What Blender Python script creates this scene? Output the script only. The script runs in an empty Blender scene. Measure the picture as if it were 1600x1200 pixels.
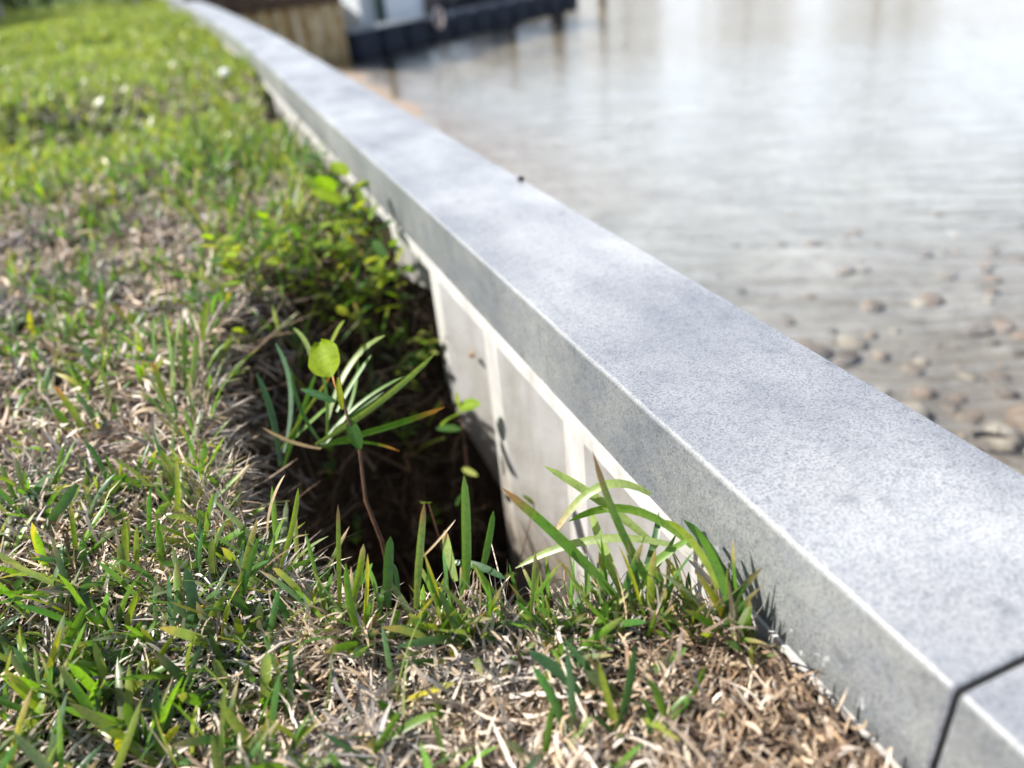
import bpy, bmesh, math, random
import numpy as np
from mathutils import Vector, Matrix

rng = np.random.default_rng(7)
random.seed(7)
scene = bpy.context.scene
C = scene.collection

# ------------------------------------------------------------------ camera
F_PX, CX, CY, CAM_H = 1200.0, 800.0, 600.0, 0.40
def _n(v): return v / np.linalg.norm(v)
def _cv(x, y): return np.array([x - CX, CY - y, -F_PX])
_Y = _n(_cv(241, -58))                       # direction of the seawall
_nn = np.array([240.0, 2330.0]); _nn /= np.linalg.norm(_nn)
_a = F_PX ** 2 / -((241 - CX) * _nn[0] + (-58 - CY) * _nn[1])
_Z = -_n(np.array([_a * _nn[0], -_a * _nn[1], -F_PX]))
_X = np.cross(_Y, _Z)
R = np.stack([_X, _Y, _Z])
EYE = np.array([0.0, 0.0, CAM_H])

cam_d = bpy.data.cameras.new('camera')
cam = bpy.data.objects.new('camera', cam_d); C.objects.link(cam)
M4 = Matrix([[*R[i], EYE[i]] for i in range(3)] + [[0, 0, 0, 1]])
cam.matrix_world = M4
cam_d.sensor_width = 36.0
cam_d.lens = F_PX * 36.0 / 1600.0
cam_d.clip_start = 0.02; cam_d.clip_end = 2000
cam_d.dof.use_dof = True
cam_d.dof.focus_distance = 0.725
cam_d.dof.aperture_fstop = 2.4
cam_d.dof.aperture_blades = 9
scene.camera = cam

# ------------------------------------------------------------------ sky and sun
SUN_EL, SUN_A = math.radians(46), math.radians(22)     # sun to the left of the wall, a little ahead
S = np.array([-math.cos(SUN_EL) * math.cos(SUN_A), math.cos(SUN_EL) * math.sin(SUN_A), math.sin(SUN_EL)])
world = bpy.data.worlds.new('World'); scene.world = world; world.use_nodes = True
wn, wl = world.node_tree.nodes, world.node_tree.links
wn.clear()
w_out = wn.new('ShaderNodeOutputWorld'); w_bg = wn.new('ShaderNodeBackground')
sky = wn.new('ShaderNodeTexSky'); sky.sky_type = 'NISHITA'; sky.sun_disc = False
sky.sun_elevation = SUN_EL
sky.sun_rotation = math.atan2(S[0], S[1])
sky.air_density = 1.0; sky.dust_density = 1.6; sky.ozone_density = 1.0
w_tc = wn.new('ShaderNodeTexCoord'); w_map = wn.new('ShaderNodeMapping')
w_map.inputs['Scale'].default_value = (1.0, 1.0, 2.6)
w_map.inputs['Location'].default_value = (7.7, 3.3, 0.0)
w_nz = wn.new('ShaderNodeTexNoise'); w_nz.inputs['Scale'].default_value = 1.5
w_nz.inputs['Detail'].default_value = 7; w_nz.inputs['Roughness'].default_value = 0.56
w_rmp = wn.new('ShaderNodeValToRGB')
w_rmp.color_ramp.elements[0].position = 0.44; w_rmp.color_ramp.elements[1].position = 0.66
w_mix = wn.new('ShaderNodeMix'); w_mix.data_type = 'RGBA'
w_mix.inputs['B'].default_value = (10.9, 12.3, 14.2, 1)
w_sx = wn.new('ShaderNodeSeparateXYZ'); w_lo = wn.new('ShaderNodeMapRange')       # cloud thickens towards the horizon
w_lo.inputs['From Min'].default_value = 0.0; w_lo.inputs['From Max'].default_value = 0.85
w_lo.inputs['To Min'].default_value = 0.26; w_lo.inputs['To Max'].default_value = -0.26
w_add = wn.new('ShaderNodeMath'); w_add.operation = 'ADD'
wl.new(w_tc.outputs['Generated'], w_sx.inputs[0]); wl.new(w_sx.outputs['Z'], w_lo.inputs['Value'])
wl.new(w_lo.outputs[0], w_add.inputs[0]); wl.new(w_nz.outputs['Fac'], w_add.inputs[1])
wl.new(w_tc.outputs['Generated'], w_map.inputs['Vector']); wl.new(w_map.outputs[0], w_nz.inputs['Vector'])
wl.new(w_add.outputs[0], w_rmp.inputs['Fac']); wl.new(w_rmp.outputs['Color'], w_mix.inputs['Factor'])
wl.new(sky.outputs['Color'], w_mix.inputs['A']); wl.new(w_mix.outputs['Result'], w_bg.inputs['Color'])
w_bg.inputs['Strength'].default_value = 0.09
wl.new(w_bg.outputs[0], w_out.inputs['Surface'])

sun_d = bpy.data.lights.new('sun', 'SUN'); sun_d.energy = 5.0; sun_d.angle = math.radians(0.53)
sun_d.color = (1.0, 0.955, 0.88)
sun = bpy.data.objects.new('sun', sun_d); C.objects.link(sun)
sun.rotation_euler = Vector(S).to_track_quat('Z', 'Y').to_euler()
sun.location = Vector(S) * 50

vs = scene.view_settings
vs.view_transform = 'Standard'; vs.look = 'None'; vs.gamma = 1; vs.use_curve_mapping = False
vs.exposure = 0.84
scene.render.engine = 'CYCLES'
cy = scene.cycles
cy.use_denoising = True
cy.use_adaptive_sampling = True; cy.adaptive_threshold = 0.012
cy.max_bounces = 7; cy.diffuse_bounces = 3; cy.glossy_bounces = 3; cy.transmission_bounces = 4
cy.transparent_max_bounces = 8; cy.caustics_reflective = False; cy.caustics_refractive = False
cy.sample_clamp_indirect = 6.0

# ------------------------------------------------------------------ helpers
def on_z(x, y, z):
    d = R @ _cv(x, y); t = (z - CAM_H) / d[2]; return EYE + d * t
def at_depth(x, y, D):
    return EYE + R @ _cv(x, y) * (D / F_PX)
def cam_depth(p): return -(R.T @ (np.asarray(p) - EYE))[2]
def project(P):
    c = (P - EYE) @ R
    return CX - c[:, 0] / c[:, 2] * F_PX, CY + c[:, 1] / c[:, 2] * F_PX, -c[:, 2]
def smooth(a, b, v):
    t = np.clip((v - a) / (b - a), 0, 1); return t * t * (3 - 2 * t)
def vnoise(x, y, s, seed=0):
    """smooth value noise in 0..1, vectorised"""
    x = np.asarray(x) / s + 1000; y = np.asarray(y) / s + 1000
    ix, iy = np.floor(x).astype(np.int64), np.floor(y).astype(np.int64)
    fx, fy = x - ix, y - iy
    fx = fx * fx * (3 - 2 * fx); fy = fy * fy * (3 - 2 * fy)
    def h(i, j):
        n = (i * 374761393 + j * 668265263 + seed * 1274126177) & 0x7fffffff
        n = ((n ^ (n >> 13)) * 1274126177) & 0x7fffffff
        return ((n ^ (n >> 16)) & 0xffff) / 65535.0
    return (h(ix, iy) * (1 - fx) + h(ix + 1, iy) * fx) * (1 - fy) + (h(ix, iy + 1) * (1 - fx) + h(ix + 1, iy + 1) * fx) * fy
def fbm(x, y, s, seed=0):
    return 0.55 * vnoise(x, y, s, seed) + 0.3 * vnoise(x, y, s / 2.1, seed + 1) + 0.15 * vnoise(x, y, s / 4.3, seed + 2)

def link(name, data, parent=None):
    o = bpy.data.objects.new(name, data); C.objects.link(o)
    if parent is not None: o.parent = parent
    return o
def tag(o, label=None, cat=None, group=None, kind=None):
    if label: o['label'] = label
    if cat: o['category'] = cat
    if group: o['group'] = group
    if kind: o['kind'] = kind
    return o
def empty(name, loc=(0, 0, 0), rz=0.0):
    o = link(name, None); o.location = loc; o.rotation_euler = (0, 0, rz); o.empty_display_size = 0.02
    return o
def mesh_np(name, V, Fq, mat, col=None, smooth_f=True):
    """mesh from numpy: Fq is an (n,3) or (n,4) face array"""
    me = bpy.data.meshes.new(name)
    n, k = Fq.shape
    me.vertices.add(len(V)); me.vertices.foreach_set('co', np.ascontiguousarray(V, dtype=np.float32).ravel())
    me.loops.add(n * k); me.loops.foreach_set('vertex_index', np.ascontiguousarray(Fq, dtype=np.int32).ravel())
    me.polygons.add(n)
    me.polygons.foreach_set('loop_start', np.arange(0, n * k, k, dtype=np.int32))
    me.polygons.foreach_set('loop_total', np.full(n, k, dtype=np.int32))
    if smooth_f: me.polygons.foreach_set('use_smooth', np.ones(n, dtype=bool))
    me.update(calc_edges=True)
    if col is not None:
        a = me.color_attributes.new('Col', 'FLOAT_COLOR', 'POINT')
        c4 = np.ones((len(V), 4), dtype=np.float32); c4[:, :3] = col
        a.data.foreach_set('color', c4.ravel())
    if mat: me.materials.append(mat)
    return me

# ------------------------------------------------------------------ materials
def new_mat(name):
    m = bpy.data.materials.new(name); m.use_nodes = True
    nt = m.node_tree; b = nt.nodes['Principled BSDF']
    return m, nt, nt.nodes, nt.links, b
def noise(N, scale, detail=4, rough=0.55, vec=None, L=None):
    t = N.new('ShaderNodeTexNoise'); t.inputs['Scale'].default_value = scale
    t.inputs['Detail'].default_value = detail; t.inputs['Roughness'].default_value = rough
    if vec is not None: L.new(vec, t.inputs['Vector'])
    return t
def ramp(N, L, fac, stops):
    r = N.new('ShaderNodeValToRGB'); e = r.color_ramp.elements
    e[0].position, e[0].color = stops[0][0], (*stops[0][1], 1)
    e[1].position, e[1].color = stops[-1][0], (*stops[-1][1], 1)
    for p, c in stops[1:-1]:
        q = e.new(p); q.color = (*c, 1)
    L.new(fac, r.inputs['Fac']); return r
def mix(N, L, a, b, fac, mode='MIX'):
    m = N.new('ShaderNodeMix'); m.data_type = 'RGBA'; m.blend_type = mode
    for k, v in (('A', a), ('B', b)):
        if hasattr(v, 'links') or hasattr(v, 'is_output'): L.new(v, m.inputs[k])
        else: m.inputs[k].default_value = (*v, 1)
    if hasattr(fac, 'is_output'): L.new(fac, m.inputs['Factor'])
    else: m.inputs['Factor'].default_value = fac
    return m.outputs['Result']
def bump(N, L, h, strength, dist, b):
    k = N.new('ShaderNodeBump'); k.inputs['Strength'].default_value = strength; k.inputs['Distance'].default_value = dist
    L.new(h, k.inputs['Height']); L.new(k.outputs[0], b.inputs['Normal']); return k
def pos(N): return N.new('ShaderNodeNewGeometry').outputs['Position']

def blade_mat(name, transl, rough, spec):
    m, nt, N, L, b = new_mat(name)
    a_ = N.new('ShaderNodeAttribute'); a_.attribute_name = 'Col'
    nb = noise(N, 230, 4, 0.65, pos(N), L); nc = noise(N, 60, 3, 0.6, pos(N), L)
    va = ramp(N, L, nb.outputs['Fac'], [(0.28, (0.62, 0.60, 0.55)), (0.5, (1, 1, 1)), (0.75, (1.18, 1.15, 1.1))])
    vb = ramp(N, L, nc.outputs['Fac'], [(0.3, (0.78, 0.84, 0.9)), (0.5, (1, 1, 1)), (0.7, (1.12, 1.10, 0.95))])
    a = N.new('ShaderNodeMix'); a.data_type = 'RGBA'; a.blend_type = 'MULTIPLY'; a.inputs['Factor'].default_value = 0.85
    L.new(mix(N, L, a_.outputs['Color'], vb.outputs['Color'], 0.8, 'MULTIPLY'), a.inputs['A']); L.new(va.outputs['Color'], a.inputs['B'])
    L.new(a.outputs['Result'], b.inputs['Base Color'])
    b.inputs['Roughness'].default_value = rough; b.inputs['Specular IOR Level'].default_value = spec
    if transl > 0:
        t = N.new('ShaderNodeBsdfTranslucent')
        g = mix(N, L, a.outputs['Result'], (1.15, 1.25, 0.35), 1.0, 'MULTIPLY')
        br = N.new('ShaderNodeVectorMath'); br.operation = 'SCALE'; br.inputs['Scale'].default_value = 1.5
        L.new(g, br.inputs[0]); L.new(br.outputs[0], t.inputs['Color'])
        ms = N.new('ShaderNodeMixShader'); ms.inputs[0].default_value = transl
        L.new(b.outputs[0], ms.inputs[1]); L.new(t.outputs[0], ms.inputs[2])
        L.new(ms.outputs[0], N['Material Output'].inputs['Surface'])
    return m
M_BLADE = blade_mat('grass_blade', 0.36, 0.36, 0.5)
M_LEAF = blade_mat('leaf_blade', 0.42, 0.62, 0.22)
M_STRAW = blade_mat('dead_straw', 0.0, 0.7, 0.3)

def m_soil():
    m, nt, N, L, b = new_mat('soil_and_turf')
    p = pos(N)
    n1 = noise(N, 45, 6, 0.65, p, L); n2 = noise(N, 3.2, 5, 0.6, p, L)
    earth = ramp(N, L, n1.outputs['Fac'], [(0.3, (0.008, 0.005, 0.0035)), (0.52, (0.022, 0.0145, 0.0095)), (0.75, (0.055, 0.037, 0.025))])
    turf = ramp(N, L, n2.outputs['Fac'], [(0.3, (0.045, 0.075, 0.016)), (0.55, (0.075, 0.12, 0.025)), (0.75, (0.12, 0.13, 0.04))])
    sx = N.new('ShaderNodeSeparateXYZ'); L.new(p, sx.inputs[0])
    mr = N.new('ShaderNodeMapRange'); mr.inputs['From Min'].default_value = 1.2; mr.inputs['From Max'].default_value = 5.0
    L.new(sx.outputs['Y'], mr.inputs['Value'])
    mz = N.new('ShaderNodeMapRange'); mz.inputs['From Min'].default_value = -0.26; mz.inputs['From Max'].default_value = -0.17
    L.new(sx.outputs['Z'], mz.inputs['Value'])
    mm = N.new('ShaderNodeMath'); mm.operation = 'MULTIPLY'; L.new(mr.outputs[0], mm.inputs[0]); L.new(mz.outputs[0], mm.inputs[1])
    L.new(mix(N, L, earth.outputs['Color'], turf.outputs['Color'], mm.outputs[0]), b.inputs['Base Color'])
    b.inputs['Roughness'].default_value = 0.95; b.inputs['Specular IOR Level'].default_value = 0.15
    bump(N, L, n1.outputs['Fac'], 0.9, 0.012, b)
    return m
M_SOIL = m_soil()

def m_cap():
    m, nt, N, L, b = new_mat('weathered_grey_cap')
    p = pos(N)
    fine = noise(N, 400, 3, 0.75, p, L); mid = noise(N, 120, 5, 0.65, p, L); big = noise(N, 5.5, 4, 0.6, p, L)
    mp = N.new('ShaderNodeMapping'); mp.inputs['Scale'].default_value = (9, 3.2, 9); L.new(p, mp.inputs['Vector'])
    blot = noise(N, 1.0, 5, 0.62, mp.outputs[0], L)
    base = ramp(N, L, blot.outputs['Fac'], [(0.34, (0.24, 0.250, 0.270)), (0.48, (0.285, 0.294, 0.310)), (0.66, (0.335, 0.341, 0.350))])
    broad = noise(N, 2.6, 4, 0.6, p, L)
    bl = ramp(N, L, broad.outputs['Fac'], [(0.36, (0.74, 0.755, 0.79)), (0.5, (1, 1, 1)), (0.64, (1.27, 1.265, 1.25))])
    smg = noise(N, 30, 4, 0.6, p, L)
    sr = ramp(N, L, smg.outputs['Fac'], [(0.60, (1, 1, 1)), (0.74, (0.66, 0.67, 0.70))])
    base_c = mix(N, L, mix(N, L, base.outputs['Color'], bl.outputs['Color'], 1.0, 'MULTIPLY'), sr.outputs['Color'], 1.0, 'MULTIPLY')
    sp = ramp(N, L, fine.outputs['Fac'], [(0.36, (0.36, 0.37, 0.40)), (0.47, (0.92, 0.92, 0.93)), (0.62, (1.25, 1.25, 1.24))])
    c = mix(N, L, base_c, sp.outputs['Color'], 0.75, 'MULTIPLY')
    sm = ramp(N, L, mid.outputs['Fac'], [(0.36, (0.72, 0.73, 0.76)), (0.5, (1, 1, 1)), (0.7, (1.06, 1.06, 1.05))])
    c = mix(N, L, c, sm.outputs['Color'], 0.8, 'MULTIPLY')
    # landward face: greenish grime film and pale splashes low down
    g = N.new('ShaderNodeNewGeometry'); sn = N.new('ShaderNodeSeparateXYZ'); L.new(g.outputs['True Normal'], sn.inputs[0])
    face = N.new('ShaderNodeMath'); face.operation = 'LESS_THAN'; face.inputs[1].default_value = -0.8; L.new(sn.outputs['X'], face.inputs[0])
    ms = N.new('ShaderNodeMapping'); ms.inputs['Scale'].default_value = (20, 22, 34); L.new(p, ms.inputs['Vector'])
    gr = noise(N, 1.0, 6, 0.66, ms.outputs[0], L)
    grime = ramp(N, L, gr.outputs['Fac'], [(0.3, (0.66, 0.685, 0.70)), (0.55, (0.78, 0.78, 0.72)), (0.72, (0.87, 0.87, 0.81))])
    cf = mix(N, L, c, grime.outputs['Color'], 1.0, 'MULTIPLY')
    spn = noise(N, 85, 3, 0.5, p, L)
    spr = ramp(N, L, spn.outputs['Fac'], [(0.64, (0, 0, 0)), (0.69, (1, 1, 1))])
    sz = N.new('ShaderNodeSeparateXYZ'); L.new(p, sz.inputs[0])
    lo = N.new('ShaderNodeMapRange'); lo.inputs['From Min'].default_value = -0.055; lo.inputs['From Max'].default_value = -0.085
    L.new(sz.outputs['Z'], lo.inputs['Value'])
    yn = N.new('ShaderNodeMapRange'); yn.inputs['From Min'].default_value = 0.48; yn.inputs['From Max'].default_value = 0.38
    L.new(sz.outputs['Y'], yn.inputs['Value'])
    k = N.new('ShaderNodeMath'); k.operation = 'MULTIPLY'; L.new(lo.outputs[0], k.inputs[0]); L.new(spr.outputs['Color'], k.inputs[1])
    k2 = N.new('ShaderNodeMath'); k2.operation = 'MULTIPLY'; L.new(k.outputs[0], k2.inputs[0]); L.new(yn.outputs[0], k2.inputs[1])
    cf = mix(N, L, cf, (0.46, 0.475, 0.475), k2.outputs[0])
    allc = mix(N, L, c, cf, face.outputs[0])
    slant = N.new('ShaderNodeMath'); slant.operation = 'MULTIPLY'; L.new(sn.outputs['X'], slant.inputs[0]); L.new(sn.outputs['Z'], slant.inputs[1])
    wr = N.new('ShaderNodeMath'); wr.operation = 'LESS_THAN'; wr.inputs[1].default_value = -0.12; L.new(slant.outputs[0], wr.inputs[0])
    wk = N.new('ShaderNodeMath'); wk.operation = 'MULTIPLY'; L.new(wr.outputs[0], wk.inputs[0]); wk.inputs[1].default_value = 0.15
    L.new(mix(N, L, allc, (0.36, 0.358, 0.34), wk.outputs[0]), b.inputs['Base Color'])
    rr = ramp(N, L, blot.outputs['Fac'], [(0.38, (0.46,) * 3), (0.62, (0.36,) * 3)])
    L.new(rr.outputs['Color'], b.inputs['Roughness'])
    b.inputs['Specular IOR Level'].default_value = 0.5
    bump(N, L, fine.outputs['Fac'], 0.22, 0.0012, b)
    return m
M_CAP = m_cap()

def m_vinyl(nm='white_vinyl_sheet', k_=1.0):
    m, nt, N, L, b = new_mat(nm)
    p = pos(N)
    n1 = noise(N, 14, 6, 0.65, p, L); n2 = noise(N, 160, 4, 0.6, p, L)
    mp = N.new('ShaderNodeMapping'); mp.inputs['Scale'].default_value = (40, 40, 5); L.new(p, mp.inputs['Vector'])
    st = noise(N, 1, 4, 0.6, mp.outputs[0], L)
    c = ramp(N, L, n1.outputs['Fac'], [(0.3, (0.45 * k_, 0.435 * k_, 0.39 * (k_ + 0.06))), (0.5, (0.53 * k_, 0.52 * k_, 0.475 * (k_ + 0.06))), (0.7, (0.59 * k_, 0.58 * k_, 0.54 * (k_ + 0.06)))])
    s2 = ramp(N, L, st.outputs['Fac'], [(0.3, (0.78, 0.75, 0.69)), (0.55, (1, 1, 1)), (0.8, (1.03, 1.03, 1.03))])
    c = mix(N, L, c.outputs['Color'], s2.outputs['Color'], 0.8, 'MULTIPLY')
    s3 = ramp(N, L, n2.outputs['Fac'], [(0.3, (0.8, 0.78, 0.74)), (0.45, (1, 1, 1))])
    c = mix(N, L, c, s3.outputs['Color'], 0.5, 'MULTIPLY')
    # mud film left by the soil that slumped away, lower part only
    sz = N.new('ShaderNodeSeparateXYZ'); L.new(p, sz.inputs[0])
    ad = N.new('ShaderNodeMath'); ad.operation = 'MULTIPLY_ADD'; ad.inputs[1].default_value = 0.22
    L.new(n1.outputs['Fac'], ad.inputs[0]); L.new(sz.outputs['Z'], ad.inputs[2])
    mr = N.new('ShaderNodeMapRange'); mr.inputs['From Min'].default_value = -0.24; mr.inputs['From Max'].default_value = -0.40
    L.new(ad.outputs[0], mr.inputs['Value'])
    mud = ramp(N, L, n2.outputs['Fac'], [(0.35, (0.17, 0.14, 0.105)), (0.65, (0.33, 0.285, 0.23))])
    k = N.new('ShaderNodeMath'); k.operation = 'MULTIPLY'; k.inputs[1].default_value = 0.85; L.new(mr.outputs[0], k.inputs[0])
    L.new(mix(N, L, c, mud.outputs['Color'], k.outputs[0]), b.inputs['Base Color'])
    b.inputs['Roughness'].default_value = 0.55
    bump(N, L, n2.outputs['Fac'], 0.15, 0.001, b)
    return m
M_VINYL = m_vinyl()
M_VINYL_SHADED = m_vinyl('shaded_vinyl_sheet', 0.87)  # same vinyl toned greyer: recess shade painted into webs and pans

def simple(name, col, rough=0.6, var=0.25, scale=20, spec=0.4, metal=0.0, bumps=0.0):
    m, nt, N, L, b = new_mat(name)
    n = noise(N, scale, 5, 0.6, pos(N), L)
    lo = tuple(c * (1 - var) for c in col); hi = tuple(min(1, c * (1 + var)) for c in col)
    r = ramp(N, L, n.outputs['Fac'], [(0.3, lo), (0.7, hi)])
    L.new(r.outputs['Color'], b.inputs['Base Color'])
    b.inputs['Roughness'].default_value = rough; b.inputs['Specular IOR Level'].default_value = spec; b.inputs['Metallic'].default_value = metal
    if bumps: bump(N, L, n.outputs['Fac'], bumps, 0.01, b)
    return m
def m_rusty():
    m, nt, N, L, b = new_mat('rust_streaked_sheet')
    p = pos(N)
    mp = N.new('ShaderNodeMapping'); mp.inputs['Scale'].default_value = (14, 14, 1.2); L.new(p, mp.inputs['Vector'])
    st = noise(N, 1, 5, 0.65, mp.outputs[0], L); n1 = noise(N, 9, 5, 0.6, p, L)
    c = ramp(N, L, st.outputs['Fac'], [(0.3, (0.42, 0.26, 0.08)), (0.47, (0.64, 0.52, 0.29)), (0.66, (0.72, 0.66, 0.54))])
    d = ramp(N, L, n1.outputs['Fac'], [(0.35, (0.6, 0.5, 0.36)), (0.6, (1, 1, 1))])
    L.new(mix(N, L, c.outputs['Color'], d.outputs['Color'], 0.8, 'MULTIPLY'), b.inputs['Base Color'])
    b.inputs['Roughness'].default_value = 0.7
    return m
M_RUST = m_rusty()
M_TIMBER = simple('dark_timber', (0.085, 0.055, 0.036), 0.8, 0.45, 12, 0.2, bumps=0.4)
M_FLOAT = simple('navy_plastic_float', (0.010, 0.016, 0.030), 0.7, 0.25, 30, 0.25)
M_DECK = simple('grey_dock_deck', (0.17, 0.19, 0.21), 0.6, 0.2, 18)
M_PILE = simple('dark_green_pile', (0.02, 0.045, 0.045), 0.6, 0.4, 15)
M_WOODPILE = simple('brown_wood_pile', (0.11, 0.08, 0.04), 0.85, 0.4, 12)
M_HULL = simple('black_hull', (0.012, 0.014, 0.02), 0.25, 0.2, 5, 0.6)
M_ROPE = simple('pale_rope', (0.55, 0.47, 0.44), 0.9, 0.2, 60)
M_STONE = [simple('stone_tan', (0.25, 0.21, 0.175), 0.8, 0.35, 25, bumps=0.3), simple('stone_pale', (0.35, 0.32, 0.275), 0.8, 0.25, 25, bumps=0.3),
           simple('stone_brown', (0.17, 0.145, 0.125), 0.8, 0.35, 25, bumps=0.3), simple('stone_rust', (0.26, 0.205, 0.165), 0.8, 0.35, 25, bumps=0.3)]
M_BARK = simple('bark', (0.10, 0.075, 0.05), 0.9, 0.4, 14, 0.2, bumps=0.5)
M_STEM = simple('reddish_stem', (0.10, 0.05, 0.028), 0.55, 0.4, 120)
M_WHITE = simple('white_scrap', (0.72, 0.72, 0.68), 0.6, 0.1, 60)
M_DARK = simple('black_grit', (0.02, 0.016, 0.013), 0.6, 0.3, 60)
M_SEAL = simple('black_joint_seal', (0.02, 0.02, 0.018), 0.7, 0.4, 200)
M_POST = simple('pale_post', (0.42, 0.38, 0.33), 0.7, 0.2, 8)

def m_sand():
    m, nt, N, L, b = new_mat('sandy_bed')
    p = pos(N)
    n1 = noise(N, 3.5, 6, 0.62, p, L); n2 = noise(N, 16, 4, 0.55, p, L)
    c = ramp(N, L, n1.outputs['Fac'], [(0.32, (0.27, 0.275, 0.27)), (0.5, (0.345, 0.355, 0.355)), (0.68, (0.42, 0.435, 0.44))])
    c2 = ramp(N, L, n1.outputs['Fac'], [(0.32, (0.15, 0.115, 0.06)), (0.5, (0.24, 0.19, 0.11)), (0.68, (0.33, 0.275, 0.175))])
    sx = N.new('ShaderNodeSeparateXYZ'); L.new(p, sx.inputs[0])
    mr = N.new('ShaderNodeMapRange'); mr.inputs['From Min'].default_value = 7.0; mr.inputs['From Max'].default_value = 10.0; L.new(sx.outputs['Y'], mr.inputs['Value'])
    n3 = noise(N, 1.1, 4, 0.6, p, L)
    st_ = N.new('ShaderNodeMapRange'); st_.inputs['From Min'].default_value = 2.9; st_.inputs['From Max'].default_value = 1.2; L.new(sx.outputs['Y'], st_.inputs['Value'])
    c3 = mix(N, L, c.outputs['Color'], (0.70, 0.62, 0.56), st_.outputs[0], 'MULTIPLY')
    bx_ = N.new('ShaderNodeMapRange'); bx_.inputs['From Min'].default_value = 2.6; bx_.inputs['From Max'].default_value = 1.6; L.new(sx.outputs['X'], bx_.inputs['Value'])
    by_ = N.new('ShaderNodeMapRange'); by_.inputs['From Min'].default_value = 3.0; by_.inputs['From Max'].default_value = 5.0; L.new(sx.outputs['Y'], by_.inputs['Value'])
    bk = N.new('ShaderNodeMath'); bk.operation = 'MULTIPLY'; L.new(bx_.outputs[0], bk.inputs[0]); L.new(by_.outputs[0], bk.inputs[1])
    cB = mix(N, L, c3, c2.outputs['Color'], mr.outputs[0])
    cA = mix(N, L, cB, (0.33, 0.255, 0.195), bk.outputs[0])
    g = ramp(N, L, n2.outputs['Fac'], [(0.34, (0.55, 0.5, 0.46)), (0.5, (0.95, 0.95, 0.95)), (0.66, (1.15, 1.12, 1.05))])
    L.new(mix(N, L, cA, g.outputs['Color'], 0.55, 'MULTIPLY'), b.inputs['Base Color'])
    b.inputs['Roughness'].default_value = 0.85
    bump(N, L, n2.outputs['Fac'], 0.12, 0.02, b)
    return m
M_SAND = m_sand()

def m_water():
    m, nt, N, L, b = new_mat('shallow_water')
    p = pos(N)
    mr_ = N.new('ShaderNodeMapping'); mr_.inputs['Rotation'].default_value = (0, 0, math.radians(30)); L.new(p, mr_.inputs['Vector'])
    mp = N.new('ShaderNodeMapping'); mp.inputs['Scale'].default_value = (0.55, 2.6, 1); L.new(mr_.outputs[0], mp.inputs['Vector'])
    a = noise(N, 3.6, 4, 0.55, mp.outputs[0], L); a.inputs['Distortion'].default_value = 0.6
    c = noise(N, 13.0, 3, 0.5, mp.outputs[0], L)
    ad = N.new('ShaderNodeMath'); ad.operation = 'MULTIPLY_ADD'; ad.inputs[1].default_value = 0.10
    L.new(c.outputs['Fac'], ad.inputs[0]); L.new(a.outputs['Fac'], ad.inputs[2])
    bp = N.new('ShaderNodeBump'); bp.inputs['Strength'].default_value = 1.0; bp.inputs['Distance'].default_value = 0.0125
    L.new(ad.outputs[0], bp.inputs['Height'])
    gl = N.new('ShaderNodeBsdfGlossy'); gl.inputs['Roughness'].default_value = 0.05; gl.inputs['Color'].default_value = (1, 1, 1, 1)
    L.new(bp.outputs[0], gl.inputs['Normal'])
    tr = N.new('ShaderNodeBsdfTransparent'); tr.inputs['Color'].default_value = (0.96, 0.96, 0.94, 1)
    fr = N.new('ShaderNodeFresnel'); fr.inputs['IOR'].default_value = 1.37; L.new(bp.outputs[0], fr.inputs['Normal'])
    ms = N.new('ShaderNodeMixShader')
    L.new(fr.outputs[0], ms.inputs[0]); L.new(tr.outputs[0], ms.inputs[1]); L.new(gl.outputs[0], ms.inputs[2])
    L.new(ms.outputs[0], N['Material Output'].inputs['Surface'])
    N.remove(b)
    return m
M_WATER = m_water()

# ------------------------------------------------------------------ ground with the washed-out hole
X_IN, X_OUT, CAP_T = 0.315, 0.520, 0.100
WATER_Z = -0.80
def wall_shift(y):
    y = np.asarray(y, dtype=float); return -0.012 * np.clip(y - 4.2, 0, None) ** 1.5
LIP = [(0.36, 0.335), (0.300, 0.352), (0.232, 0.40), (0.164, 0.432), (0.092, 0.468), (0.017, 0.492), (-0.035, 0.565), (-0.065, 0.66),
       (-0.098, 0.78), (-0.108, 0.91), (-0.088, 1.10), (-0.03, 1.293), (0.06, 1.534), (0.15, 1.75), (0.22, 2.1), (0.22, 2.55), (0.20, 3.0), (0.22, 3.5), (0.36, 4.0)]
LIPA = np.array(LIP)
def lip_dist(x, y):
    """signed distance to the rim of the hole, positive inside"""
    P = np.stack([x, y], -1)
    wob = 0.03 * (vnoise(x, y, 0.07, 11) - 0.5) + 0.016 * (vnoise(x, y, 0.025, 12) - 0.5)
    d = np.full(x.shape, 1e9)
    for a, b in zip(LIPA[:-1], LIPA[1:]):
        ab = b - a; t = np.clip(((P - a) @ ab) / (ab @ ab), 0, 1)
        d = np.minimum(d, np.linalg.norm(P - a - t[..., None] * ab, axis=-1))
    poly = np.vstack([LIPA, [[0.6, 4.35], [0.6, 0.335]]])
    ins = np.zeros(x.shape, bool)
    for a, b in zip(poly, np.roll(poly, -1, 0)):
        c = ((a[1] > y) != (b[1] > y)) & (x < (b[0] - a[0]) * (y - a[1]) / (b[1] - a[1] + 1e-12) + a[0])
        ins ^= c
    return np.where(ins, d, -d) + wob
FL_Y = [0.3, 0.42, 0.55, 1.08, 1.25, 1.42, 1.65, 2.2, 2.6, 3.0, 3.4, 4.0]
FL_Z = [-0.16, -0.30, -0.78, -0.70, -0.40, -0.25, -0.18, -0.15, -0.26, -0.31, -0.26, -0.13]
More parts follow.
